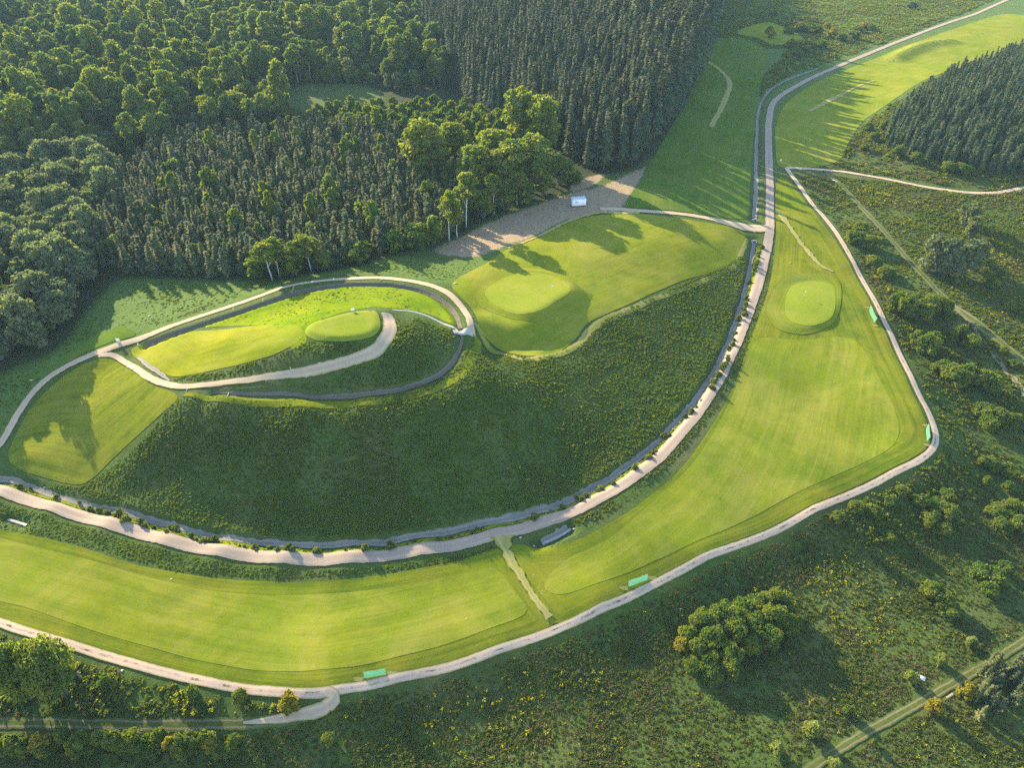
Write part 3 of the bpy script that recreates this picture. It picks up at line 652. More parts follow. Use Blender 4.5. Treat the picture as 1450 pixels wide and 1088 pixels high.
def trunk_mesh(name, Ht, r0, mat, limbs=(), lean=(0,0), r=None, k=7, top=.96):
    mb = MB(); pts, rad = [], []
    for i in range(6):
        f = i/5*top; w = .012*Ht*(r.normal(0,1) if r is not None and 0 < i < 5 else 0)
        pts.append((lean[0]*f+w, lean[1]*f-w*.6, Ht*f-.35*(i==0))); rad.append(r0*(1.25 if i == 0 else (1-f)**.85+.05))
    mb.tube(pts, rad, k)
    for (p, q, ra) in limbs:
        p, q = np.array(p), np.array(q); m = (p+q)/2 + np.array([0,0,-.07*np.linalg.norm(q-p)])
        mb.tube([p, m, q], [ra, ra*.7, ra*.22], 5)
    return mb.mesh(name, mat, True)
def lobed(Ht, Rd, nl, per, r, low=.25, lobe=(.30,.46), ov=(1,1), shell=.55, topbias=.35):
    """points of a lobed crown: lobes of leaves round limb ends, with gaps between; returns points, normals, tints, lobe centres"""
    Cs, Ns, Ts, cen = [], [], [], []
    for i in range(nl):
        u = (i+.5)/nl; a = 2.4*i+r.normal(0,.35); zz = low+(1-low)*(.12+.80*(u**.8))
        e = math.sqrt(max(.04, 1-((zz-low)/(1-low)*1.75-.75)**2)) if zz > low+.43*(1-low) else .55+.9*(zz-low)/(1-low)
        rr = Rd*min(e, 1)*r.uniform(.42, .80)*(0.25 if i == nl-1 else 1)
        c = np.array([math.cos(a)*rr*ov[0], math.sin(a)*rr*ov[1], Ht*zz*r.uniform(.95,1.03)])
        lr = Rd*r.uniform(*lobe); cen.append(c); m = int(per*(lr/(Rd*.38))**2)
        d = rdirs(m, r); d[:,2] += topbias*r.uniform(0,1,m); d = unit(d)
        q = r.uniform(shell, 1.05, m)**.6
        bump_ = 1+.22*np.sin(d[:,0]*5+i)*np.sin(d[:,1]*5+2*i)+.15*np.sin(d[:,2]*7+3*i)
        pts = c + d*(lr*q*bump_)[:,None]*np.array([1,1,.85]); Cs.append(pts); Ns.append(d); Ts.append(np.full(m, r.uniform(.1,.9)))
    return np.concatenate(Cs), np.concatenate(Ns), np.concatenate(Ts), cen
def broad_model(nm, Ht, Rd, mat, bark, r, nl=14, per=150, leaf=.30, low=.25, tr=.02, ov=(1,1), lean=(0,0)):
    C, N, T, cen = lobed(Ht, Rd, nl, per, r, low, ov=ov)
    C[:,0] += lean[0]*C[:,2]/Ht; C[:,1] += lean[1]*C[:,2]/Ht
    limbs = []
    for c in cen[:-1:2]:
        z0 = max(Ht*low*.7, c[2]*.62); limbs.append(((lean[0]*z0/Ht, lean[1]*z0/Ht, z0), tuple(c), Ht*tr*.38))
    return (crown_mesh('crown_'+nm, C, N, leaf, mat, r, tint=T), trunk_mesh('trunk_'+nm, Ht*.93, Ht*tr, bark, limbs, lean, r), Ht, Rd)
def bush_model(nm, Ht, Rd, mat, r, nl=9, per=130, leaf=.15, stem='bark2', ov=(1,1), low=.05):
    C, N, T, cen = lobed(Ht, Rd, nl, per, r, low, (.34,.5), ov, .6, .3)
    C[:,2] = np.maximum(C[:,2], .03)
    mb = MB()
    for i, c in enumerate(cen): mb.tube([(c[0]*.1, c[1]*.1, -.2), (c[0]*.45, c[1]*.45, c[2]*.5), tuple(c)], [.022*Ht, .014*Ht, .005*Ht], 5)
    me = crown_mesh('leaves_'+nm, C, N, leaf, mat, r, tint=T)
    return (me, mb.mesh('stems_'+nm, M[stem], True), Ht, Rd)
def herb_mesh(nm, Ht, Rd, mat, r, k=26, flower=None, w=.16):
    """a clump of tall herbs: upright and leaning blades and leaf sprays"""
    a = r.uniform(0, 6.28, k); q = Rd*np.sqrt(r.uniform(0, 1, k)); h = Ht*r.uniform(.35, 1, k)*(1-.45*(q/Rd)**2)
    base = np.stack([np.cos(a)*q, np.sin(a)*q, h*.5], 1)
    up = unit(np.stack([np.cos(a)*.5*q/Rd+r.normal(0,.35,k), np.sin(a)*.5*q/Rd+r.normal(0,.35,k), np.ones(k)], 1))
    sd_ = unit(np.cross(up, rdirs(k, r)))
    V, Fq, T = quadsoup(base, up*(h*.52)[:,None], sd_*(w*r.uniform(.6,1.4,k))[:,None], r.uniform(0,1,k))
    m2 = k//2; a = r.uniform(0,6.28,m2); q = Rd*np.sqrt(r.uniform(0,1,m2))
    c2 = np.stack([np.cos(a)*q, np.sin(a)*q, Ht*r.uniform(.45,.95,m2)*(1-.5*(q/Rd)**2)], 1)
    n2 = unit(np.array([0,0,1.])+.7*r.normal(size=(m2,3))); A = unit(np.cross(n2, rdirs(m2, r))); B = np.cross(n2, A)
    V2, F2, T2 = quadsoup(c2, A*(w*1.1), B*(w*.9), r.uniform(0,1,m2))
    V, Fq, T = np.concatenate([V, V2]), np.concatenate([Fq, F2+len(V)]), np.concatenate([T, T2])
    nf = len(Fq)
    if flower is not None:
        m3 = 9; c3 = np.stack([r.normal(0,Rd*.5,m3), r.normal(0,Rd*.5,m3), Ht*r.uniform(.9,1.12,m3)], 1)
        n3 = unit(np.array([0,-.2,1.])+.6*r.normal(size=(m3,3))); A = unit(np.cross(n3, rdirs(m3, r))); B = np.cross(n3, A)
        V3, F3, T3 = quadsoup(c3, A*.13, B*.11, r.uniform(0,1,m3))
        V, Fq, T = np.concatenate([V, V3]), np.concatenate([Fq, F3+len(V)]), np.concatenate([T, T3])
    me = mesh(nm, V, Fq, [mat]+([flower] if flower else []), tint=T)
    if flower is not None:
        mi = np.zeros(len(Fq), np.int32); mi[nf:] = 1; me.polygons.foreach_set('material_index', mi)
    return me
rp = np.random.default_rng(21)
SPRUCE = [(spruce_mesh('crown_spruce', 22, q, M['spruce'], rp, .85, .14, .85, 2.9), trunk_mesh('trunk_spruce', 22, .24, M['bark'], r=rp), 22, q) for q in (2.5,2.9,2.2,2.7,3.1)]
YSPRUCE = [(spruce_mesh('crown_young_spruce', 8, q, M['yspruce'], rp, .5, .05, .52, 3.6, .2), trunk_mesh('trunk_young_spruce', 8, .11, M['bark'], r=rp), 8, q) for q in (1.75,1.5,2.0,1.65,1.9)]
PINE = [(spruce_mesh('crown_plantation', 6.5, q, M['pine'], rp, .6, .04, .5, 2.8, -.05), trunk_mesh('trunk_plantation', 6.5, .09, M['bark'], r=rp), 6.5, q) for q in (1.35,1.15,1.5)]
BROAD = [broad_model('broadleaf', h, q, M['broad'], M['bark2'], rp, nl, 230, .27, lo) for (h,q,nl,lo) in ((15,4.2,15,.2),(17,4.0,16,.28),(13,3.8,13,.15),(16,3.2,15,.25),(12,4.4,14,.12),(18,4.4,17,.3))]
ASPEN = [broad_model('pale_broadleaf', h, q, M['aspen'], M['bark2'], rp, nl, 250, .28, lo) for (h,q,nl,lo) in ((22,4.6,20,.28),(24,4.2,22,.3),(18,4.4,17,.2),(20,3.6,18,.22))]
BIRCH = [broad_model('birch', h, q, M['aspen'], M['birch'], rp, nl, 190, .21, lo, .0105, lean=le) for (h,q,nl,lo,le) in ((15,2.4,13,.42,(-1.2,.3)),(16,2.7,15,.38,(.5,.2)),(14,2.2,12,.45,(-.6,-.2)))]
WILLOW = [bush_model('willow', h, q, M['willow'], rp, 11, 120, .24) for (h,q) in ((7,2.8),(6,2.5),(8.5,3.0),(5,2.6))]
REGEN = [bush_model('sapling', h, q, M['bush'], rp, 10, 100, .26) for (h,q) in ((6,2.0),(7.5,2.0),(5,2.2))]
PALE = [bush_model('pale_bush', h, q, M['pale'], rp, 10, 170, .12) for (h,q) in ((2.4,1.25),(2.8,1.3))]
BUSH = [bush_model('bush', h, q, M['bush'], rp, nl, 280, .12) for (h,q,nl) in ((3,1.7,10),(3.6,1.6,11),(2.4,1.8,9),(4.2,2.0,12))]
GOLD = [bush_model('golden_bush', h, q, M['gold'], rp, 10, 170, .12) for (h,q) in ((2.4,1.25),(2.8,1.3))]
FEATH = [bush_model('feathery_tree', h, q, M['bush'], rp, 16, 420, .16) for (h,q) in ((9,4.2),)]
SMALL = [bush_model('small_shrub', h, q, M['herb'], rp, 6, 70, .10) for (h,q) in ((1.1,.7),(1.4,.75),(.9,.8))]
YCON = [(spruce_mesh('crown_small_conifer', 3.6, q, M['yspruce'], rp, .34, .03, .26, 5, .02), trunk_mesh('trunk_small_conifer', 3.6, .06, M['bark'], r=rp), 3.6, q) for q in (.95,.8,1.1)]
HERB = [herb_mesh('herb_clump', h, q, M['herb'], rp, k) for (h,q,k) in ((.75,.55,30),(.55,.7,34),(1.0,.5,30))]
DRY = [herb_mesh('dry_clump', h, q, M['dryherb'], rp, k, w=.11) for (h,q,k) in ((.8,.5,26),(.6,.6,28))]
FLOW = [herb_mesh('flower_clump', h, q, M['herb'], rp, k, M['flower']) for (h,q,k) in ((.9,.5,24),(.8,.6,26))]

def plant(name, model, loc, s, rz, label, cat, group=None, parts=True, names=('crown','trunk'), sxy=1.0):
    crown, trunk, Ht, Rd = model
    o = thing(name, label, cat, loc, rz, group); o.scale = (s*sxy, s*sxy, s)
    link(names[0], crown, o); link(names[1], trunk, o)
    return o
def single(model):
    """crown and stem of a model as one mesh, for plants too small in the picture to show their stem"""
    crown, trunk, Ht, Rd = model
    nv = len(crown.vertices); a = np.empty(nv*3, np.float32); crown.vertices.foreach_get('co', a)
    b = np.empty(len(trunk.vertices)*3, np.float32); trunk.vertices.foreach_get('co', b)
    t = np.empty(nv, np.float32); crown.attributes['tint'].data.foreach_get('value', t)
    F1 = [tuple(p.vertices) for p in crown.polygons]; F2 = [tuple(i+nv for i in p.vertices) for p in trunk.polygons]
    me = mesh(crown.name+'_whole', np.concatenate([a.reshape(-1,3), b.reshape(-1,3)]), F1+F2, [crown.materials[0], trunk.materials[0]], np.concatenate([t, np.zeros(len(trunk.vertices))]))
    mi = np.zeros(len(F1)+len(F2), np.int32); mi[len(F1):] = 1; me.polygons.foreach_set('material_index', mi); return me

# ------------------------------------------------------------------ masses of plants: one object each
def instancer(name, pts, rot, scl, vi, protos, label=None, cat=None):
    """one object whose points carry copies of the given plant meshes"""
    me = bpy.data.meshes.new(name); me.vertices.add(len(pts)); me.vertices.foreach_set('co', np.asarray(pts, np.float32).ravel())
    for nm, ty, v in (('rot','FLOAT_VECTOR',rot), ('scl','FLOAT_VECTOR',scl)):
        a = me.attributes.new(nm, ty, 'POINT'); a.data.foreach_set('vector', np.asarray(v, np.float32).ravel())
    a = me.attributes.new('vi', 'INT', 'POINT'); a.data.foreach_set('value', np.asarray(vi, np.int32))
    o = link(name, me, kind='stuff')
    ng = bpy.data.node_groups.new(name+'_nodes', 'GeometryNodeTree')
    ng.interface.new_socket('Geometry', in_out='INPUT', socket_type='NodeSocketGeometry'); ng.interface.new_socket('Geometry', in_out='OUTPUT', socket_type='NodeSocketGeometry')
    N, L = ng.nodes, ng.links
    gi, go = N.new('NodeGroupInput'), N.new('NodeGroupOutput'); ip = N.new('GeometryNodeInstanceOnPoints'); gi2 = N.new('GeometryNodeGeometryToInstance')
    for ob in reversed(protos):
        oi = N.new('GeometryNodeObjectInfo'); oi.inputs['Object'].default_value = ob; oi.inputs['As Instance'].default_value = True; oi.transform_space = 'ORIGINAL'
        L.new(oi.outputs['Geometry'], gi2.inputs[0])
    def na(nm, ty):
        d = N.new('GeometryNodeInputNamedAttribute'); d.data_type = ty; d.inputs[0].default_value = nm; return d.outputs[0]
    e2r = N.new('FunctionNodeEulerToRotation'); L.new(na('rot','FLOAT_VECTOR'), e2r.inputs[0])
    # join keeps one instance per plant mesh, picked by index
    jn = N.new('GeometryNodeJoinGeometry')
    for l in list(gi2.inputs[0].links): L.remove(l)
    for nd in [x for x in N if x.bl_idname == 'GeometryNodeObjectInfo']: L.new(nd.outputs['Geometry'], jn.inputs[0])
    L.new(gi.outputs[0], ip.inputs['Points']); L.new(jn.outputs[0], ip.inputs['Instance']); ip.inputs['Pick Instance'].default_value = True
    L.new(na('vi','INT'), ip.inputs['Instance Index']); L.new(e2r.outputs[0], ip.inputs['Rotation']); L.new(na('scl','FLOAT_VECTOR'), ip.inputs['Scale'])
    N.remove(gi2)
    L.new(ip.outputs[0], go.inputs[0])
    md = o.modifiers.new('plants', 'NODES'); md.node_group = ng
    if label: o['label'] = label; o['category'] = cat
    return o
def proto(me): return bpy.data.objects.new(me.name, me)
def scatter(poly, d, r, jit=.47, excl=(), keep=None):
    """jittered grid of plants inside an outline on the ground"""
    p = np.asarray(poly)[:,:2]; c0 = (p.min(0)+p.max(0))/2; hw = np.linalg.norm(p.max(0)-p.min(0))/2+d
    xs = np.arange(-hw, hw, d); X, Y = np.meshgrid(xs, xs*.93); Y = Y + (np.arange(len(xs)) % 2)[None]*d*.46
    X = (X + r.uniform(-jit, jit, X.shape)*d).ravel(); Y = (Y + r.uniform(-jit, jit, Y.shape)*d).ravel()
    X, Y = c0[0]+X*.934-Y*.358, c0[1]+X*.358+Y*.934
    k = inside(X, Y, p)
    for e in excl: k &= ~inside(X, Y, e)
    X, Y = X[k], Y[k]
    if keep is not None: k = keep(X, Y); X, Y = X[k], Y[k]
    return X, Y
def inframe(X, Y, top=20, m=60):
    a, b, dep = pxof(X, Y, hz(X, Y)+top); c, d, _ = pxof(X, Y, hz(X, Y))
    return (dep > 5) & (np.maximum(a,c) > -m) & (np.minimum(a,c) < 1450+m) & (d > -m) & (b < 1088+m)
def put_forest(name, models, X, Y, S, r, label, cat, group, nmax, parts, mass=None, masslabel=None, sxy=(.9,1.15)):
    """the plants that show largest become objects of their own, the others one mass"""
    z = hz(X, Y); a, b, dep = pxof(X, Y, z+models[0][2]*S*.8)
    vis = (a > -20) & (a < 1470) & (b > -40) & (b < 1100)
    order = np.argsort(dep - 1e4*vis); own = order[:nmax]; own = own[vis[own]]; rest = np.setdiff1d(np.arange(len(X)), own)
    vi = r.integers(0, len(models), len(X)); rz = r.uniform(0, 6.28, len(X)); k = r.uniform(*sxy, len(X))
    wh = None if parts else [single(m) for m in models]
    for i in own:
        loc = (X[i], Y[i], z[i]-.05); lb = label(i, X[i], Y[i]) if callable(label) else label
        if parts: plant(name, models[vi[i]], loc, S[i], rz[i], lb, cat, group, sxy=k[i])
        else:
            o = link(name, wh[vi[i]], None, loc); o.rotation_euler = (r.normal(0,.03), r.normal(0,.03), rz[i]); o.scale = (S[i]*k[i], S[i]*k[i], S[i]); tag(o, lb, cat, group)
    if mass and len(rest):
        pr = [proto(w) for w in (wh or [single(m) for m in models])]
        instancer(mass, np.stack([X[rest], Y[rest], z[rest]-.05], 1), np.stack([r.normal(0,.02,len(rest)), r.normal(0,.02,len(rest)), rz[rest]], 1),
                  np.stack([S[rest]*k[rest], S[rest]*k[rest], S[rest]], 1), vi[rest], pr, masslabel, 'forest')
    print(name, len(own), len(rest))

fr = np.random.default_rng(5)
SPR = [(600,-40),(600,60),(640,128),(700,172),(760,198),(800,222),(835,247),(900,236),(945,185),(985,115),(1012,50),(1017,18),(1030,-60),(590,-60)]
YSP = [(170,387),(250,391),(330,393),(350,392),(480,378),(540,360),(600,342),(640,330),(665,300),(650,255),(605,218),(540,196),(480,190),(420,190),(330,200),(230,220),(175,258),(150,320),(140,380)]
WIL = [(-220,300),(-20,262),(60,240),(150,232),(172,268),(150,325),(135,385),(112,430),(88,478),(45,505),(-60,522),(-240,430)]
MIX = [(-230,290),(-20,250),(60,232),(150,225),(230,212),(330,194),(420,182),(400,156),(390,132),(430,118),(520,118),(560,130),(640,126),(602,62),(592,-60),(330,-60),(318,20),(232,30),(215,-60),(-300,-60)]
REG = [(430,182),(470,160),(520,154),(550,138),(640,134),(700,176),(760,204),(740,232),(690,240),(650,252),(605,215),(540,192)]
w_spr, w_ysp, w_wil, w_mix, w_reg = [wpoly(q, 3, False) for q in (SPR, YSP, WIL, MIX, REG)]
X, Y = scatter(w_spr, 4.1, fr, keep=lambda a, b: inframe(a, b, 20, 40)); S = (.62+.36*fr.beta(2, 1.6, len(X)))*np.where(dist_poly(X, Y, w_spr, True) < 5, .93, 1)*(1+.14*sstep(290, 380, Y))*(1+.34*sstep(38, 58, X))
put_forest('spruce_tree', SPRUCE, X, Y, S, fr, 'tall dark spruce standing in the dense wood above the bare earth yard', 'tree', 'tall spruces of the dark wood', 300, True, 'spruce_forest', 'dense mass of tall dark spruces far back in the wood', sxy=(1.0,1.35))
X, Y = scatter(w_ysp, 2.9, fr, keep=lambda a, b: inframe(a, b, 12, 40)); S = .68+.62*fr.beta(1.8, 2.0, len(X))
put_forest('young_spruce_tree', YSPRUCE, X, Y, S, fr, 'slender young spruce packed in the plantation behind the looped path', 'tree', 'young spruces of the plantation', 300, False, 'young_spruce_forest', 'dense mass of slender young spruces deep in the plantation', sxy=(1.1,1.5))
X, Y = scatter(w_wil, 3.9, fr, keep=lambda a, b: inframe(a, b, 8, 60)); S = fr.uniform(.85, 1.45, len(X))
put_forest('willow_shrub', WILLOW, X, Y, S, fr, 'grey-green leafy willow in the thicket at the left edge', 'shrub', 'willows of the thicket', 300, False, 'willow_thicket', 'grey-green willow thicket running out of the left edge')
X, Y = scatter(w_mix, 6.6, fr, excl=(w_clear2,), keep=lambda a, b: inframe(a, b, 18, 40)); S = .48+.80*fr.beta(1.3, 1.7, len(X))
put_forest('broadleaf_tree', BROAD+[ASPEN[2],ASPEN[3],WILLOW[0],WILLOW[2]], X, Y, S, fr, 'rounded broadleaf tree in the mixed wood behind the young spruces', 'tree', 'broadleaf trees of the mixed wood', 300, True, 'mixed_forest', 'mass of broadleaf trees far back in the mixed wood')
X, Y = scatter(w_mix, 5.0, fr, excl=(w_clear2,), keep=lambda a, b: inframe(a, b, 8, 20)); k = fr.uniform(size=len(X)) < .55; X, Y = X[k], Y[k]
put_forest('understorey_bush', REGEN, X, Y, fr.uniform(.6, 1.1, len(X)), fr, 'leafy bush filling a gap below the broadleaf trees', 'shrub', 'bushes under the broadleaf trees', 120, False, 'forest_undergrowth', 'mass of bushes below the broadleaf trees')
X, Y = scatter(w_reg, 3.1, fr, keep=lambda a, b: inframe(a, b, 8, 20)); S = fr.uniform(.6, 1.15, len(X))
put_forest('sapling_tree', REGEN, X, Y, S, fr, 'yellow-green leafy sapling between the spruce wood and the young plantation', 'tree', 'saplings in the gap of the wood', 300, False)
w_pl = wpoly([(1252,205),(1262,172),(1305,132),(1362,102),(1450,68),(1560,20),(1640,235),(1450,250),(1400,245),(1340,236),(1285,222)], 3, False)
X, Y = scatter(w_pl, 2.6, fr, keep=lambda a, b: inframe(a, b, 7, 40)); S = fr.uniform(.6, 1.2, len(X))
put_forest('small_spruce_tree', PINE, X, Y, S, fr, 'small dark conifer on the wooded knoll at the upper right', 'tree', 'conifers on the wooded knoll', 300, False, 'knoll_forest', 'dense mass of small dark conifers on the wooded knoll', sxy=(1.1,1.45))

# trees that stand out: foot (px, py), pixel row of the top, crown width in pixels
def ground_at(px, py): return world([px], [py])[0]
def grow(name, models, px, py, top, wpx, label, cat='tree', group=None, mi=None, names=('crown','trunk'), minh=.4):
    if mi is None: ym = .65*top+.35*py; px = px + (725-px)*(py-ym)/(1917-ym)       # the crown was measured; its foot lies plumb below
    p = ground_at(px, py); _, _, dep = pxof(*p)
    v = (544-top)/F; hgt = CAMZ + p[1]*(-SP+v*CP)/(CP+v*SP) - p[2]        # height whose tip meets that row, straight above the foot
    tdep = (CAMZ-p[2])/p[1]; hgt = max(minh, float(hgt)*.5, float(hgt) - .6*(wpx*dep/F/2)*tdep); m = models[int(fr.integers(len(models))) if mi is None else mi]
    lob = models is not YCON; s = hgt/(m[2]+(.3*m[3] if lob else 0)); rad = wpx*dep/F/2/(1.1 if lob else 1); sxy = max(.4, min(2.2, rad/(m[3]*s)))
    return plant(name, m, (p[0], p[1], p[2]-.05), s, fr.uniform(0, 6.28), label, cat, group, names=names, sxy=sxy)
TALL = [(598,262,158,70,0,'broad pale-green tree rising alone out of the young spruces'),(738,228,107,60,1,'tallest pale-green tree, at the corner of the dark spruce wood'),
 (768,238,122,58,2,'wide pale-green crown leaning out over the spruce wood edge'),(700,268,172,66,0,'pale-green tree behind the yard with a wide sunlit top'),
 (672,285,195,60,2,'rounded pale-green tree just right of the leaning birches'),(722,285,186,62,3,'dense green tree above the two white trunks at the yard'),
 (752,272,180,60,0,'full-crowned green tree over the middle of the bare yard'),(778,262,200,55,2,'dark-sided green tree at the right end of the yard edge'),
 (640,240,165,50,2,'small pale-green tree between the lone tree and the corner tree')]
for (a,b,c,d,mi,lb) in TALL: grow('aspen_tree', ASPEN, a, b, c, d, lb, group='tall pale trees along the yard')
BIR = [(636,341,262,34,1,'left birch with twin white trunks beside the bare yard'),(660,322,228,34,0,'taller yellow-green birch beside the twin-trunked one'),
 (648,338,285,26,2,'short birch tucked in front of the yellow-green pair'),(699,303,236,26,2,'slim birch with a white trunk in the middle of the yard edge'),(732,290,232,30,0,'birch with a bent white trunk behind the yard'),
 (386,398,330,34,0,'leaning birch, leftmost of the row at the plantation foot'),(396,392,326,36,1,'birch with a straight white trunk in the row at the plantation foot'),
 (420,390,332,30,2,'thin-crowned birch in the middle of the row at the plantation foot'),(441,384,325,40,1,'wide yellow-green birch, rightmost of the row at the plantation foot')]
for (a,b,c,d,mi,lb) in BIR: grow('birch_tree', BIRCH, a, b, c, d, lb, group='birches along the wood edge', mi=mi)
LITT = [(258,176,133,34,'sunlit tree, leftmost of the bright row by the clearing'),(292,180,128,46,'second sunlit tree from the left in the bright row'),(330,178,122,56,'broad sunlit tree in the middle of the bright row'),
 (388,166,112,46,'bright round tree right of the row, alone by the clearing'),(110,190,128,60,'wide yellow-brown crown in the left of the mixed wood'),(62,60,12,40,'tall bright tree at the upper left corner of the wood'),
 (210,84,35,48,'bright tree with two rounded tops in the mixed wood'),(124,62,32,30,'narrow bright tree, left of a pair high in the mixed wood'),(150,56,22,28,'narrow bright tree, right of a pair high in the mixed wood'),
 (318,62,30,40,'sunlit tree just below the small field in the wood'),(176,108,70,40,'round-topped tree with a sunlit crest in the mixed wood')]
for (a,b,c,d,lb) in LITT: grow('broadleaf_tree', ASPEN, a, b, c, d, lb, group='bright trees of the mixed wood')
EDGE = [(585,350,308,52,'round yellow-green bush left of the twin birches'),(558,358,318,34,'dark bush at the left end of the yard edge'),(795,262,216,40,'dark round tree at the right corner of the yard'),
 (812,258,236,34,'low leafy bush at the right corner of the yard'),(770,276,236,40,'leafy bush under the tall trees at the yard'),(745,288,250,34,'dark leafy bush behind the bent white trunk'),
 (715,297,255,36,'leafy bush between the two white trunks'),(684,308,262,36,'dark bush right of the yellow-green birches'),(612,345,300,34,'small dark bush touching the twin birches'),
 (362,394,352,40,'dark bush left of the leaning birch'),(455,382,345,34,'dark bush under the wide yellow-green birch'),(505,372,335,40,'dark bush between birches and yard in the plantation edge'),(410,391,356,30,'dark bush between the birch trunks')]
for (a,b,c,d,lb) in EDGE: grow('broadleaf_bush', REGEN, a, b, c, d, lb, 'shrub', 'bushes along the wood edge', names=('leaves','stems'))

X, Y = scatter(w_ysp, 9.5, fr); k = (dist_poly(X, Y, w_ysp, True) > 2) & inframe(X, Y, 10, 0); X, Y = X[k], Y[k]; k = fr.uniform(size=len(X)) < .5; X, Y = X[k], Y[k]
for a, b in zip(X, Y):
    m = REGEN[int(fr.integers(3))]; plant('young_birch_tree', m, (a, b, float(hz(a, b))-.05), fr.uniform(1.15, 1.6), fr.uniform(0, 6.28), 'pale leafy young tree growing up between the young spruces', 'tree', 'pale trees among the young spruces', names=('leaves','stems'), sxy=fr.uniform(.6,.9))
# shrubs of the right-hand meadow, the thicket in the lower meadow and others: foot px, py, top, width
CLUMP = []
for (ux, uy, tp, w_) in ((975,905,880,34),(1000,890,858,42),(1030,878,845,44),(1055,872,842,44),(1080,862,832,40),(1104,858,828,36),(1120,872,846,34),(990,925,895,38),(1015,915,878,44),(1045,905,866,46),(1072,895,858,44),
  (1098,890,850,42),(1122,893,862,34),(985,948,925,34),(1010,945,915,40),(1038,935,900,42),(1065,922,890,40),(1092,912,876,40),(1012,962,938,34),(1040,955,925,34),(968,920,898,26)):
    CLUMP.append((ux, uy, tp, w_))
for i, (a,b,c,d) in enumerate(CLUMP):
    grow('meadow_bush', GOLD if i == 20 else BUSH, a, b, c, d, 'rust-tinged bush at the left end of the big thicket' if i == 20 else 'leafy bush in the big thicket of the lower meadow', 'shrub', None if i == 20 else 'bushes of the big thicket', names=('leaves','stems'))
RIGHT = [ # groups of bushes right of the perimeter path
 ('left half of the long bush row near the upper green screen', [(1275,440,408,30),(1290,448,412,34),(1300,436,410,30)]), ('right half of the long bush row near the upper green screen', [(1318,446,412,34),(1334,440,414,30),(1310,455,424,30),(1345,444,420,22)]),
 ('yellowish bush group between path and ditch track', [(1300,488,465,22),(1318,500,466,34),(1325,492,464,24)]),
 ('dark bushes along the ditch track', [(1362,480,455,28),(1378,492,468,26)]),
 ('broad bush group left of the ditch track', [(1345,530,505,36),(1360,545,512,40),(1375,540,508,36),(1395,548,516,34),(1412,556,525,30),(1330,525,508,22)]),
 ('bush group near the bend of the path', [(1400,590,565,34),(1418,598,570,34),(1405,606,582,30),(1436,606,580,22)]),
 ('pale bushes right of the path bend', [(1410,665,645,26),(1430,672,650,24),(1395,658,642,16),(1400,690,670,14),(1432,695,678,18)]),
 ('bush clump below the path bend', [(1310,716,695,30),(1330,722,700,34),(1345,708,688,26),(1325,742,718,34),(1350,738,712,30),(1340,756,734,28)]),
 ('bush clump at the right edge of the picture', [(1420,735,710,34),(1440,728,702,32),(1446,750,722,34),(1425,752,730,26)]),
 ('low bushes on the bank below the path bend', [(1215,722,704,26),(1240,730,710,26),(1190,738,720,22),(1265,715,698,24),(1260,765,748,24),(1280,700,684,20)]),
 ('dark bush pair in the lower right meadow', [(1325,845,818,32),(1342,858,832,32),(1350,872,852,26)]),
 ('dark bush group near the right edge of the meadow', [(1395,818,792,34),(1415,826,798,36),(1408,842,818,30),(1428,812,790,24)]),
 ('bushes beside the upper end of the middle track', [(1215,345,322,34),(1235,352,328,30),(1222,330,310,26),(1240,378,358,26),(1255,392,372,26)]),
 ('tall rounded tree group above the middle track', [(1330,385,322,44),(1352,390,326,46),(1372,388,332,44),(1388,380,330,40)]),
 ('round tree above the tall group', [(1376,318,282,32),(1382,335,300,26)]),
 ('small bush standing close beside the middle track', [(1360,402,390,22),(1408,405,390,24)]),
 ('scattered small bush in the right meadow', [(1400,375,362,16),(1420,392,378,14),(1432,440,424,18),(1424,500,488,14),(1440,520,506,16)]),
 ('bushes at the foot of the wooded knoll', [(1275,222,202,20),(1300,230,212,22),(1345,242,224,24),(1365,246,228,26),(1240,200,184,18),(1255,182,166,20),(1225,214,200,16),(1232,185,170,16)]),
]
def blabel(lb, n_):
    if n_ == 1 or lb.startswith(('small bush','scattered','round')): return lb
    if 'half of' in lb: return 'bush in the '+lb
    if 'group' in lb or 'clump' in lb or 'pair' in lb: return ('tree of the ' if 'tree group' in lb else 'bush of the ')+lb
    return 'one of the '+lb
for lb, L in RIGHT:
    big = lb.startswith(('tall','round'))
    for (a,b,c,d) in L:
        grow('rounded_tree' if big else 'meadow_bush', WILLOW if big else BUSH, a, b, c, d, blabel(lb, len(L)), 'tree' if big else 'shrub', lb if len(L) > 1 else None, names=('leaves','stems'))
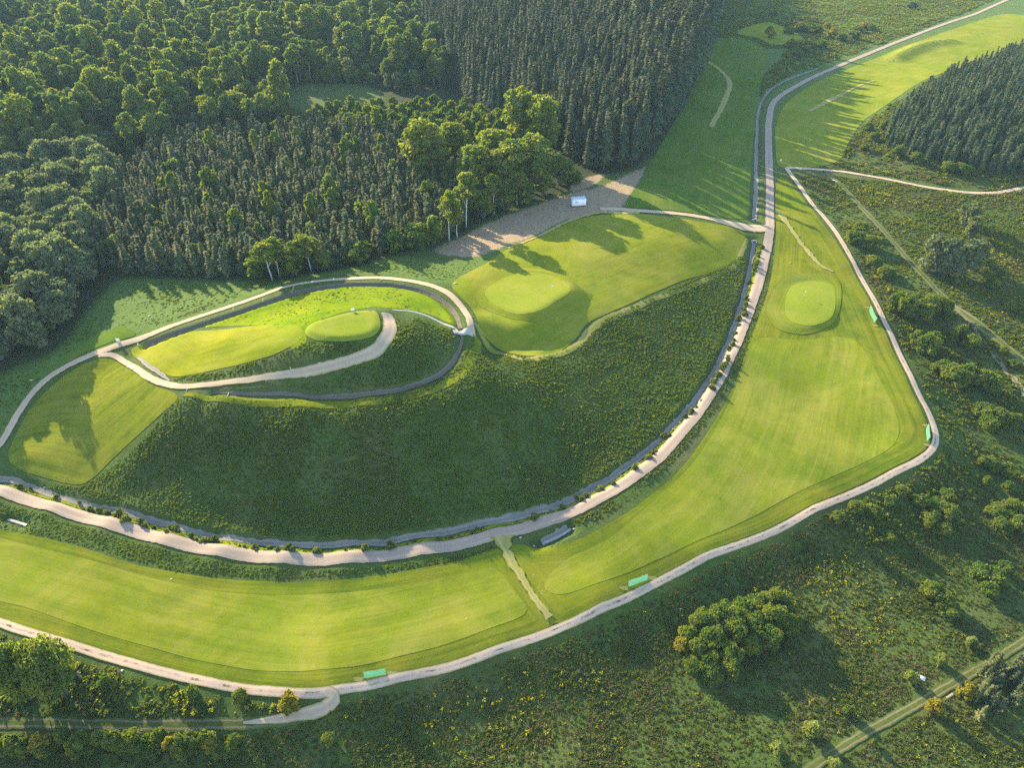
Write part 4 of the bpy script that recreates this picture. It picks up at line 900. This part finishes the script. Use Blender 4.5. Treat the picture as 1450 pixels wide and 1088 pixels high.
SINGLES = [(1381,915,898,20,PALE,'small bush at the upper end of the lone row beside the lower track'),(1337,940,922,18,PALE,'bright small bush between two others beside the lower track'),
 (1294,966,946,22,PALE,'pale bush with a white board leaning beside it'),(1156,1042,1016,28,PALE,'pale bush nearest the bottom edge of the lower meadow row'),(1205,1012,996,18,BUSH,'dull grey bush alone in the lower meadow'),
 (1104,1068,1048,22,PALE,'bright pale bush at the bottom edge of the meadow'),(1048,1094,1078,18,BUSH,'bush cut off by the bottom edge of the photo'),
 (1187,1086,1070,22,PALE,'bush on the lower track, cut off by the bottom edge'),(1240,1056,1044,12,SMALL,'tiny bright bush beside the lower track'),
 (1376,988,962,24,GOLD,'golden bush by the small conifers at the lower track'),(1330,1010,986,24,GOLD,'golden bush left of the plank beside the lower track'),
 (146,972,950,28,BUSH,'round bush in the rough below the left path'),(269,990,966,20,BUSH,'slim bush beside the left path, left of two others'),(336,994,972,24,BUSH,'olive bush beside the left path, between the slim and the golden one'),
 (404,1006,976,32,GOLD,'big golden bush by the fork of the gravel paths'),(95,962,935,24,YCON,'dark conifer right of the birch at the left edge'),(463,1052,1036,24,BUSH,'bush in the rough right of the left track'),(572,1040,1030,14,SMALL,'small bush in the middle of the bottom rough')]
for (a,b,c,d,md,lb) in SINGLES: grow('meadow_bush' if md is not YCON else 'conifer_tree', md, a, b, c, d, lb, 'shrub' if md is not YCON else 'tree', names=('leaves','stems'))
grow('feathery_tree', FEATH, 44, 985, 872, 84, 'large feathery tree at the left edge below the fairway', names=('leaves','stems'))
grow('feathery_tree', FEATH, -6, 990, 884, 60, 'feathery tree half cut off by the left edge below the fairway', names=('leaves','stems'))
# hedge row at the lower left
for i, a in enumerate(np.linspace(-12, 330, 30)):
    b = 1062+fr.uniform(-9, 9); h_ = fr.uniform(20, 34)*(1 if a < 300 else .7)
    grow('hedge_bush', GOLD if i in (5,12,21,26) else BUSH, a+fr.uniform(-4,4), b, b-h_, fr.uniform(20,32), 'golden bush in the hedge row below the left track' if i in (5,12,21,26) else 'green bush in the hedge row below the left track', 'shrub', 'golden bushes of the hedge row' if i in (5,12,21,26) else 'green bushes of the hedge row', names=('leaves','stems'))
# small conifers at the lower right corner
for i in range(34):
    a = 1385+fr.uniform(-5, 80); b = 945+fr.uniform(0, 75)-.35*(a-1385)
    if b > 1016 or (a < 1395 and b > 990): continue
    grow('conifer_tree', YCON, a, b+8, b-14-fr.uniform(0,6), fr.uniform(14,20), 'small bright-tipped conifer in the planting at the lower right corner', 'tree', 'conifers at the lower right corner', names=('crown','trunk'))
# bushes by the far road and the far left of it
for i in range(46):
    a = fr.uniform(1085, 1245); b = fr.uniform(40, 100)
    lo = 100-(a-1100)*.42; 
    if b > lo+2 or b < 30+.0*a or (a < 1125 and b > 70): continue
    grow('roadside_bush', BUSH if i % 3 else GOLD, a, b, b-fr.uniform(9,17), fr.uniform(12,20), 'bushy shrub in the patch left of the far road', 'shrub', 'shrubs of the patch by the far road', names=('leaves','stems'))
grow('meadow_bush', WILLOW, 1097, 22, 12, 16, 'lone dark bush in the far field', 'shrub', names=('leaves','stems'))
grow('meadow_bush', WILLOW, 1293, 12, 0, 16, 'lone dark bush beyond the far road', 'shrub', names=('leaves','stems'))
# shrubs along the verge between channel and road, and others beside the path
vg = wcurve([(20,690),(75,707),(150,730),(230,752),(310,770),(400,780),(500,780),(600,768),(690,750),(770,730),(840,700),(900,664),(945,622),(985,580),(1018,535),(1040,480),(1058,425),(1072,370),(1078,345)], 1.0)
kk = 0
for i in range(0, len(vg)-1):
    if fr.uniform() > .42+.45*vnoise(np.array([i*1.0]), np.array([3.3]), 9, 77)[0]: continue
    q = vg[i] + np.array([-.1,.25]) + fr.normal(0, .3, 2); s = fr.uniform(.35, 1.2)
    m = SMALL[int(fr.integers(3))]
    plant('roadside_shrub', m, (q[0], q[1], hz(q[0], q[1])-.03), s, fr.uniform(0,6.28), 'small leafy shrub on the verge between road and stone channel', 'shrub', 'shrubs on the verge of the road', names=('leaves','stems')); kk += 1
print('verge', kk)

# ------------------------------------------------------------------ rough vegetation: masses nobody could count
ways = [(road_c,2.0),(ring_c,1.5),(spiral_c,1.6),(perim_c,1.7),(chan_c,1.2),(uchan_c,1.2),(rd_c,1.3),(md_c,1.2),(wcurve(UPTRK),1.2),(wcurve(MIDTRK),1.1),(wcurve(BOTTRK),1.3),(wcurve(LEFTTRK),1.2),(wcurve(YARDTRK),2.0)]
mown_polys = [wpoly(q, 2) for q in (FW_L, FW_R, BANK, KNOLL, GFIELD, STRIP, UPFW, FARG, PADL)] + [te, w_yard, w_yard2]
def rough_pts(poly, d, r, jit=.5, shrink=1.0):
    X, Y = scatter(poly, d, r, jit); k = inframe(X, Y, 1, 10); X, Y = X[k], Y[k]
    ok = np.ones(len(X), bool)
    for m in mown_polys:
        q = near(X, Y, m, 1); ok[q] &= ~inside(X[q], Y[q], m)
    for c, w_ in ways:
        q = near(X, Y, c, 4); ok[q] &= dist_poly(X[q], Y[q], c) > w_*shrink
    return X[ok], Y[ok]
MHERB = [herb_mesh('meadow_clump', h, q, M['mherb'], rp, k) for (h,q,k) in ((.75,.55,30),(.55,.7,34),(1.0,.5,30))]
MFLOW = [herb_mesh('meadow_flower_clump', h, q, M['mherb'], rp, k, M['flower']) for (h,q,k) in ((.9,.5,24),(.8,.6,26))]
HHERB = [herb_mesh('hill_clump', h, q, M['hherb'], rp, k) for (h,q,k) in ((.75,.55,30),(.55,.7,34),(1.0,.5,30))]
HLP = [proto(m) for m in HHERB+HERB[:2]+FLOW]
MP = [proto(m) for m in MHERB+DRY+MFLOW]
HP = [proto(m) for m in HERB+DRY+FLOW]      # 0-2 herbs, 3-4 dry, 5-6 flowering
def rough(name, poly, d, r, label, dens, size=(.6,1.2), dry=.12, flow=.08, hs=1.0, shrink=1.0, protos=None, fields=()):
    X, Y = rough_pts(poly, d, r, shrink=shrink)
    nz = vnoise(X, Y, 7, 31)*.6+vnoise(X, Y, 2.6, 32)*.4; k = r.uniform(size=len(X)) < np.clip(dens+.55*nz, .12, 1); X, Y = X[k], Y[k]; nz = nz[k]
    n_ = len(X); t = r.uniform(size=n_); pn = vnoise(X, Y, 9, 41); fn = vnoise(X, Y, 6, 43)
    vi = r.integers(0, 3, n_); vi = np.where(t < dry*(1+1.6*pn), 3+r.integers(0,2,n_), vi); vi = np.where(t > 1-flow*np.clip(1+3*fn, 0, 4), 5+r.integers(0,2,n_), vi)
    for (fx, fy, fr_, pr_) in fields: vi = np.where((np.hypot(X-fx, Y-fy) < fr_*(1+.5*fn)) & (r.uniform(size=n_) < pr_), 5+r.integers(0,2,n_), vi)
    s = r.uniform(*size, n_)*(1+.45*nz); hh = s*hs*r.uniform(.7,1.3,n_)
    instancer(name, np.stack([X, Y, hz(X, Y)-.03], 1), np.stack([r.normal(0,.12,n_), r.normal(0,.12,n_), r.uniform(0,6.28,n_)], 1), np.stack([s, s, hh], 1), vi, protos or HP, label, 'plants')
    print(name, n_)
gr = np.random.default_rng(99)
HILL = [(258,560),(360,568),(470,568),(580,556),(640,530),(672,480),(700,500),(760,508),(820,490),(860,450),(960,405),(1052,362),(1056,395),(1040,445),(1012,520),(960,590),(900,648),(850,684),(780,712),(680,738),(600,755),(460,768),(300,755),(180,725),(120,700),(60,690),(120,688),(200,625)]
INNER = [(230,540),(300,528),(400,500),(430,485),(530,485),(545,480),(560,450),(600,452),(650,472),(648,500),(615,533),(570,550),(510,557),(430,558),(330,556),(300,553),(400,540),(520,512),(540,490),(500,505),(400,528),(300,541)]
MEAD = [(1326,640),(1150,730),(1000,796),(850,870),(700,930),(560,968),(490,990),(470,1010),(400,1030),(200,1040),(-60,1040),(-60,1130),(1150,1130),(1520,1130),(1520,700),(1520,230),(1370,276),(1250,257),(1118,245),(1165,298),(1215,372),(1266,470),(1318,590)]
LEFTR = [(-60,870),(30,897),(100,920),(200,950),(300,974),(450,990),(450,1004),(400,1018),(200,1022),(-60,1022)]
EMBR = [(1096,330),(1090,400),(1070,465),(1050,520),(1010,585),(965,640),(905,700),(850,735),(800,752),(800,745),(855,714),(912,672),(965,620),(1012,556),(1045,495),(1072,425),(1088,370)]
EMB = [(-60,690),(60,722),(150,748),(300,790),(450,800),(600,790),(700,770),(700,790),(560,808),(400,822),(250,810),(100,768),(-60,738)]
FARR = [(1060,300),(1066,200),(1076,140),(1110,110),(1220,72),(1320,35),(1420,-5),(1200,-10),(1020,0),(1010,50),(1086,70),(1120,66),(1080,110),(1066,200)]
KNF = [(1125,240),(1190,228),(1205,198),(1235,165),(1275,138),(1335,105),(1470,60),(1560,120),(1470,262),(1370,268),(1250,248)]
VERGE = [(0,684),(75,706),(150,728),(230,750),(310,768),(400,778),(500,780),(600,768),(690,750),(770,730),(840,700),(900,664),(945,622),(985,580),(1018,535),(1042,480),(1060,425),(1074,370),(1080,340),(1084,360),(1070,410),(1050,470),(1010,540),(965,600),(910,655),(850,695),(780,727),(690,752),(600,768)]
rough('hill_vegetation', wpoly(HILL, 2, False), .46, gr, 'knee-high weeds and grass covering the steep hill face', .86, (.34,.64), .38, .006, .58, protos=HLP)
rough('mound_vegetation', wpoly(INNER, 1, False), .48, gr, 'rough grass and weeds on the slopes of the tee mound', .8, (.34,.62), .05, .008, .58, protos=HLP)
_fz = [(*world([a], [b])[0][:2], r_, p_) for a, b, r_, p_ in ((1215,830,9,.13),(1180,870,8,.10),(1240,880,8,.07),(1010,960,5,.06),(700,1060,9,.05),(860,970,6,.06))]
SCRUB = [(1326,640),(1250,690),(1180,722),(1230,770),(1320,770),(1400,760),(1520,740),(1520,230),(1370,276),(1250,257),(1118,245),(1165,298),(1215,372),(1266,470),(1318,590)]
w_scrub = wpoly(SCRUB, 3, False)
rough('scrub_vegetation', w_scrub, .66, gr, 'olive weeds, dry stalks and yellow flowers of the scrubby ground right of the perimeter path', .76, (.40,.9), .22, .05, .75)
mown_polys.append(w_scrub)
rough('meadow_vegetation', wpoly(MEAD, 3, False), .52, gr, 'tall weeds, dry stalks and yellow flowers of the lower meadow', .82, (.32,.66), .2, .012, .6, protos=MP, fields=_fz)
rough('rough_vegetation', wpoly(LEFTR, 2, False), .62, gr, 'weeds and yellow flowers between the left path and track', .66, (.5,1.0), .16, .10, .75)
rough('bank_vegetation', wpoly(EMB, 2, False), .42, gr, 'green weeds on the road bank above the lower fairway', .85, (.28,.5), .04, .0, .5, protos=HLP)
rough('bank_vegetation', wpoly(EMBR, 2, False), .5, gr, 'low dark grass along the outer edge of the road beside the right-hand fairway', .8, (.3,.55), .06, .0, .5, shrink=.72)
rough('roadside_vegetation', wpoly(FARR, 3, False), 1.1, gr, 'rough grass along the far road', .65, (.7,1.3), .14, .03, .8)
rough('knoll_vegetation', wpoly(KNF, 3, False), .95, gr, 'weeds and dry stalks around the foot of the wooded knoll', .65, (.55,1.1), .25, .08, .85)
rough('verge_vegetation', np.concatenate([vg+np.array([-.25,.6]), (vg-np.array([.0,.15]))[::-1]]), .42, gr, 'grass and yellow flowers on the verge between road and channel', .9, (.4,.8), .15, .22, .42, shrink=.66)
rough('inner_vegetation', wpoly(LITIN, 2, False), .75, gr, 'lush sunlit grass on the back slope of the tee mound', .42, (.28,.5), .02, .01, .4)
rough('field_vegetation', wpoly([(115,440),(170,398),(350,398),(480,386),(560,368),(640,375),(690,365),(640,400),(540,386),(440,390),(380,404),(300,436),(230,460),(190,462),(145,468),(90,505),(20,590),(-40,640),(-120,560),(40,515),(90,490)], 2, False), .95, gr, 'long grass of the shaded field behind the looped path', .6, (.35,.65), .04, .0, .35)
# ------------------------------------------------------------------ things people put here
M['white'] = plain('white_paint', (.78,.79,.80), .45, var=.05)
M['greyroof'] = plain('grey_roof', (.50,.53,.57), .6, var=.08)
M['darksteel'] = plain('dark_steel', (.06,.06,.065), .6)
M['wood'] = plain('weathered_wood', (.34,.26,.17), .9, var=.25, sc=6)
M['concrete'] = plain('concrete', (.33,.30,.27), .9, var=.2, sc=1.5)
M['net'] = plain('green_mesh', (.085,.27,.17), .8, var=.16, sc=3, trans=.35)
M['rock'] = plain('pale_rock', (.40,.36,.30), .95, var=.3, sc=2)
M['glass'] = plain('window_glass', (.05,.07,.09), .1, spec=.5)
M['red'] = plain('orange_paint', (.45,.14,.05), .6)
def at(px, py): return Vector(world([px], [py])[0])
def heading(c, p):
    i = int(np.argmin(np.hypot(c[:,0]-p[0], c[:,1]-p[1]))); a, b = c[max(0,i-2)], c[min(len(c)-1,i+2)]
    return math.atan2(b[1]-a[1], b[0]-a[0])
# site cabin
p = at(820, 293); cb = thing('site_cabin', 'white box cabin with a grey roof standing on the bare earth yard', 'cabin', p, R(11))
MB().box((0,1.1,1.32), (4.2,2.1,2.0), bev=.05).build('body', M['white'], cb)
rf = MB().box((0,1.1,2.37), (4.36,2.26,.10), bev=.03).build('roof', M['greyroof'], cb)
for i in range(6): pass
sm = MB()
for i in range(9): sm.box((-1.9+i*.475,1.1,2.44), (.05,2.1,.04))
sm.build('roof_seams', M['greyroof'], rf)
dr = MB().box((1.35,.035,1.25), (.85,.04,1.75), bev=.01).build('door', M['white'], cb)
MB().box((1.02,-.01,1.22), (.06,.06,.14), bev=.01).build('handle', M['darksteel'], dr)
wn = MB().box((-.75,.035,1.6), (1.0,.04,.7), bev=.01).build('window', M['white'], cb); MB().box((-.75,.01,1.6), (.84,.02,.56)).build('pane', M['greyroof'], wn)
for y in (.3, 1.9): MB().box((0,y,.17), (4.1,.18,.42)).build('skid', M['darksteel'], cb)
# green screens beside the perimeter path
for (a1,b1,a2,b2,lb) in ((516,962,547,956,'green mesh screen nearest the fork of the gravel paths'),(890,832,917,822,'green mesh screen beside the path above the lower meadow'),
        (1230,439,1238,459,'smallest green mesh screen, on the straight of the path below the bushes'),(1311,607,1312,627,'green mesh screen at the sharp bend of the path')):
    u, v = at(a1,b1), at(a2,b2); d = v-u; L = math.hypot(d.x, d.y); c = (u+v)/2
    sc_ = thing('green_screen', lb, 'screen', c, math.atan2(d.y, d.x)); tl = Matrix.Rotation(R(-9), 3, 'X')
    hh = 1.45
    n_ = MB()
    nx_, nz_ = 14, 6; V = []
    for j in range(nz_+1):
        for i in range(nx_+1):
            s_ = i/nx_-.5; t_ = j/nz_; sag = .09*math.sin(math.pi*i/nx_)*math.sin(math.pi*t_) + .02*math.sin(9*s_+5*t_)
            V.append((s_*L*.97, sag + .18*t_, .10+t_*(hh-.1)-.06*(1-(2*s_)**2)*t_))
    n_.add(V, [(j*(nx_+1)+i, j*(nx_+1)+i+1, (j+1)*(nx_+1)+i+1, (j+1)*(nx_+1)+i) for j in range(nz_) for i in range(nx_)])
    n_.build('mesh_panel', M['net'], sc_, smooth=True)
    for s_ in (-1,1):
        MB().tube([(s_*L/2,0,-.3),(s_*L/2,.2,hh+.06)], .035, 8).build('post', M['wood'], sc_)
        MB().tube([(s_*L/2,.13,hh*.72),(s_*L/2,-.5,.02)], .025, 6).build('brace', M['wood'], sc_)
    MB().tube([(-L/2,.2,hh),(0,.2,hh-.05),(L/2,.2,hh)], .022, 6).build('top_rail', M['wood'], sc_)
    dn = d.normalized()
    for s_, q in ((-1,u),(1,v)):
        e = q + dn*s_*.85
        blob = [(e.x+.75*math.cos(t)*(1+.2*math.sin(3*t+s_)), e.y+.42*math.sin(t)*(1+.25*math.cos(2*t))) for t in np.linspace(0, 6.28, 18, endpoint=False)]
        sheet('bare_patch', np.array(blob), M['wear'], .14)
# small signs, posts and boards
def signboard(px, py, w, h, lb, post=.5, rz=0, mat='white', nm='sign_board'):
    o = thing(nm, lb, 'sign', at(px, py), rz)
    MB().box((0,0,post+h/2), (w,.06,h), bev=.012).build('board', M[mat], o)
    for s_ in (-1,1): MB().box((s_*w*.38,.05,(post+h)/2-.1), (.07,.05,post+h+.2), bev=.01).build('post', M['wood'], o)
signboard(168, 485, .85, .75, 'white board on two posts beside the looped path at the left', .25)
signboard(500, 443, .7, .55, 'white tee board at the left of the back edge of the tee', .55, R(20))
signboard(522, 440, .45, .35, 'small pale tee board right of the larger one on the tee', .45, R(-15), 'concrete')
signboard(1105, 230, .5, .5, 'small white board beside the road at the upper junction', .6)
signboard(196, 490, .22, .55, 'narrow white board at the ditch end on the left of the knoll', .1)
for a, b, lb in ((781,414,'flagstick on the large raised green below the cabin'),(1138,421,'flagstick on the raised green right of the road')):
    o = thing('flagstick', lb, 'flag', at(a, b)); MB().tube([(0,0,-.1),(0,0,1.9)], .02, 8).build('pole', M['white'], o)
    f = MB(); V = [(0,0,1.88),(.28,-.03,1.80),(.52,.02,1.72),(.27,-.02,1.62),(0,0,1.5)]; V2 = [(x,y+.012,z) for x,y,z in V]
    f.add(V+V2, [(0,1,3,4),(1,2,3),(9,8,6,5),(8,7,6),(0,5,6,1),(1,6,7,2),(2,7,8,3),(3,8,9,4),(4,9,5,0)]); f.build('flag', M['white'], o)
def rock(px, py, s, lb, group=None, flat=.5, mat='rock', nm='rock'):
    s *= .72
    r_ = np.random.default_rng(int(px*7+py)); V, F_ = [], []
    n1, n2 = 6, 9
    for j in range(n1+1):
        for i in range(n2):
            th = math.pi*j/n1; ph = 6.283*i/n2; q = s*(1+.22*r_.normal())*(1 if 0 < j < n1 else .9)
            V.append((q*math.sin(th)*math.cos(ph), q*.8*math.sin(th)*math.sin(ph), q*flat*math.cos(th)+s*flat*.45))
    for j in range(n1):
        for i in range(n2): F_.append((j*n2+i, (j+1)*n2+i, (j+1)*n2+(i+1)%n2, j*n2+(i+1)%n2))
    m = MB().add(V, F_); o = m.build(nm, M[mat], None, at(px, py)); return tag(o, lb, 'rock', group)
for a,b,s_,lb in ((1119,373,.42,'white rock beside the worn line left of the right-hand green'),(737,762,.35,'pale rock at the junction of road and worn path'),(756,774,.42,'long pale rock at the near end of the stone basin'),(813,750,.38,'pale rock at the far end of the stone basin'),
   (645,402,.5,'flat white rock on the grass behind the looped path'),(212,448,.42,'white slab in the shaded field behind the looped path'),(243,821,.25,'small white stone on the lower fairway'),(806,258,.3,'white stone at the foot of the spruce wood'),(173,951,.3,'small pale stone on the fairway edge beside the left path'),
   (661,877,.22,'tiny yellowish stone on the fairway below the worn path'),(954,595,.3,'white rock on the verge halfway up the road'),(941,622,.3,'second white rock on the verge, lower than the other')):
    rock(a, b, s_, lb)
for i in range(11):
    f = fr.uniform(); a = 762+f*18+fr.normal(0,2.5); b = 815+f*58+fr.normal(0,1)
    rock(a-18*(1-f)*.5, b-5, fr.uniform(.08,.16), 'small pale stone scattered on the worn path across the fairway', 'stones on the worn path', .5)
# stones lining the channel
for i in range(100):
    q = chan_c[int(fr.integers(5, len(chan_c)-5))]; x, y = q + fr.normal(0, .45, 2); px, py, _ = pxof(x, y, hz(x, y))
    rock(float(px), float(py), fr.uniform(.10,.26), 'grey stone lying in the stone channel beside the road', 'stones in the channel', .6)
# stone basin by the junction, with its concrete kerb
ribbon('ditch_bed', wcurve([(766,768),(779,762),(792,756),(804,749)]), [.8,1.4,1.5,1.1], M['stone'], .12, seed=30, rough=.15)
def kerb(pts, w, h, nm, lb, cat, mat='concrete', lift=.0):
    c = wcurve(pts, .8); mb = MB(); V, F_ = [], []
    t = np.gradient(c, axis=0); t /= np.linalg.norm(t, axis=1)[:,None]
    o0 = at(*pts[0])
    for q, d in zip(c, t):
        nn = np.array([-d[1], d[0]])
        z = float(hz(q[0], q[1]))+lift
        for (s_, zz) in ((-1,-.4),(-1,h-.03),(-.8,h),(.8,h),(1,h-.03),(1,-.4)):
            V.append((q[0]+nn[0]*s_*w/2-o0.x, q[1]+nn[1]*s_*w/2-o0.y, z+zz-o0.z))
    for i in range(len(c)-1):
        for k_ in range(6): F_.append((i*6+k_, i*6+(k_+1)%6, i*6+6+(k_+1)%6, i*6+6+k_))
    F_ += [tuple(range(6)), tuple((len(c)-1)*6+k_ for k_ in range(5,-1,-1))]
    return tag(mb.add(V, F_).build(nm, M[mat], None, o0), lb, cat)
kerb([(768,772),(781,766),(795,759),(808,750)], .45, .22, 'concrete_kerb', 'pale concrete kerb along the stone basin by the junction', 'kerb')
kerb([(12,737),(25,741),(38,745)], .5, .25, 'concrete_kerb', 'broken pale concrete slab edge at the ditch in the left verge', 'kerb')
kerb([(555,439),(580,441),(605,448),(628,459),(648,470)], .55, .10, 'drain_gutter', 'curved concrete gutter running from the tee down to the looped path', 'gutter')
ribbon('path', wcurve([(642,471),(656,472),(668,471)]), [1.4,1.6,1.8], M['concrete'], .24, seed=31)
for (a,b,hd,lb,w_) in ((1067,343,0,'concrete culvert mouth below the upper junction of road and yard path',1.5),(1068,313,0,'concrete culvert mouth above the upper junction of road and yard path',1.5)):
    o = thing('culvert_head', lb, 'culvert', at(a, b), hd)
    MB().box((0,0,.15), (w_,.25,.9), bev=.03).build('head_wall', M['concrete'], o); MB().tube([(0,-.135,.18),(0,-.30,.18)], .28, 14).build('pipe', M['darksteel'], o)
    MB().box((w_*.42,-.55,.02), (.2,.9,.7), rz=R(-14), bev=.03).build('wing_wall', M['concrete'], o); MB().box((-w_*.42,-.55,.02), (.2,.9,.7), rz=R(14), bev=.03).build('wing_wall', M['concrete'], o)
# timber water bars across the paths
for k_, (a,b,a2,b2) in enumerate(((262,560,268,546),(322,563,324,557),(413,527,411,521),(377,541,373,535),(243,551,248,545),(328,447,331,436),(371,430,373,423),(415,411,416,406),(538,399,543,394))):
    u, v = at(a,b), at(a2,b2); d = v-u; L = math.hypot(d.x, d.y); c = (u+v)/2
    o = MB().box((0,0,.05), (max(1.2,L),.14,.22), bev=.03).build('water_bar', M['wood'], None, c); o.rotation_euler = (0, -math.atan2(d.z, max(L,.3)), math.atan2(d.y, d.x))
    tag(o, 'pale timber water bar laid across the gravel path on the mound', 'water bar', 'timber water bars on the mound paths')
# odds and ends
o = MB().box((0,0,.12), (1.5,.34,.10), tilt=Matrix.Rotation(R(8),3,'X'), bev=.02).build('wood_plank', M['wood'], None, at(1345,987)); o.rotation_euler.z = R(28); tag(o, 'weathered plank lying between two golden bushes at the lower track', 'plank')
o = thing('white_board', 'white board leaning over beside the pale bush in the lower meadow', 'board', at(1304,963), R(-35)); MB().box((0,0,.45), (.95,.06,.62), tilt=Matrix.Rotation(R(-48),3,'X'), bev=.01).build('board', M['white'], o); MB().box((.2,.1,.2), (.07,.07,.9), bev=.01).build('post', M['wood'], o)
rock(1298, 972, .2, 'pale stone lying by the white board in the lower meadow')
o = thing('barrier_bar', 'white barrier bar at the start of the middle track', 'barrier', at(1182,259), R(-50)); MB().box((0,0,.75), (1.9,.10,.16), bev=.02).build('bar', M['white'], o)
for s_ in (-.7,.7): MB().box((s_,.08,.35), (.10,.10,.95), bev=.015).build('post', M['wood'], o)
o = thing('marker_board', 'orange and white marker board beside the path at the far left', 'marker', at(46,541), R(60)); MB().box((0,0,.5), (.8,.05,.26), tilt=Matrix.Rotation(R(25),3,'Y'), bev=.01).build('board', M['red'], o); MB().box((.0,-.035,.5), (.8,.02,.09), tilt=Matrix.Rotation(R(25),3,'Y')).build('white_stripe', M['white'], o); MB().box((0,.06,.2), (.06,.06,.9), bev=.01).build('post', M['wood'], o)
# ------------------------------------------------------------------ light, air, camera
SUN_EL, SUN_AZ = R(20.5), R(40)       # sun stands behind the wood, 30 degrees left of the view
wd = bpy.data.worlds.new('World'); scene.world = wd; wd.use_nodes = True
nt = wd.node_tree; bg = nt.nodes['Background']
sky = nt.nodes.new('ShaderNodeTexSky'); sky.sky_type = 'NISHITA'; sky.sun_disc = False
sky.sun_elevation = SUN_EL; sky.sun_rotation = -SUN_AZ; sky.altitude = 300; sky.air_density = 1.2; sky.dust_density = .6; sky.ozone_density = 2.0
nt.links.new(sky.outputs[0], bg.inputs[0]); bg.inputs[1].default_value = .15
sl = bpy.data.lights.new('sun', 'SUN'); sl.energy = 5.0; sl.angle = R(.53); sl.color = (1, .86, .54)
so = bpy.data.objects.new('sun', sl); COL.objects.link(so); so.location = (-60, 110, 160)
sd = Vector((-math.sin(SUN_AZ)*math.cos(SUN_EL), math.cos(SUN_AZ)*math.cos(SUN_EL), math.sin(SUN_EL)))
so.rotation_euler = (-sd).to_track_quat('-Z', 'Y').to_euler()
cam = bpy.data.cameras.new('camera'); co = bpy.data.objects.new('camera', cam); COL.objects.link(co)
cam.sensor_width = 36; cam.lens = 36*F/1450; cam.clip_end = 9000; cam.clip_start = .5
co.location = (0, 0, CAMZ); co.rotation_euler = (R(90)-PITCH, 0, 0); scene.camera = co
vs = scene.view_settings; vs.view_transform = 'Standard'; vs.look = 'None'; vs.gamma = 1; vs.exposure = EXPO
scene.cycles.max_bounces = 6; scene.cycles.transparent_max_bounces = 8; scene.cycles.volume_bounces = 0
try: scene.cycles.use_denoising = False
except Exception: pass

# ------------------------------------------------------------------ the evening air
hb = MB().box((0, 800, (CAMZ+12-30)/2), (5200, 6400, CAMZ+12+30))
hm, hn, hl = newmat('haze'); pv = hn.new('ShaderNodeVolumePrincipled'); ho = hn.new('ShaderNodeOutputMaterial')
pv.inputs['Color'].default_value = (.52, .78, 1, 1); pv.inputs['Density'].default_value = HAZE; pv.inputs['Anisotropy'].default_value = .0
hl.new(pv.outputs[0], ho.inputs['Volume'])
hb.build('haze', hm, kind='stuff')
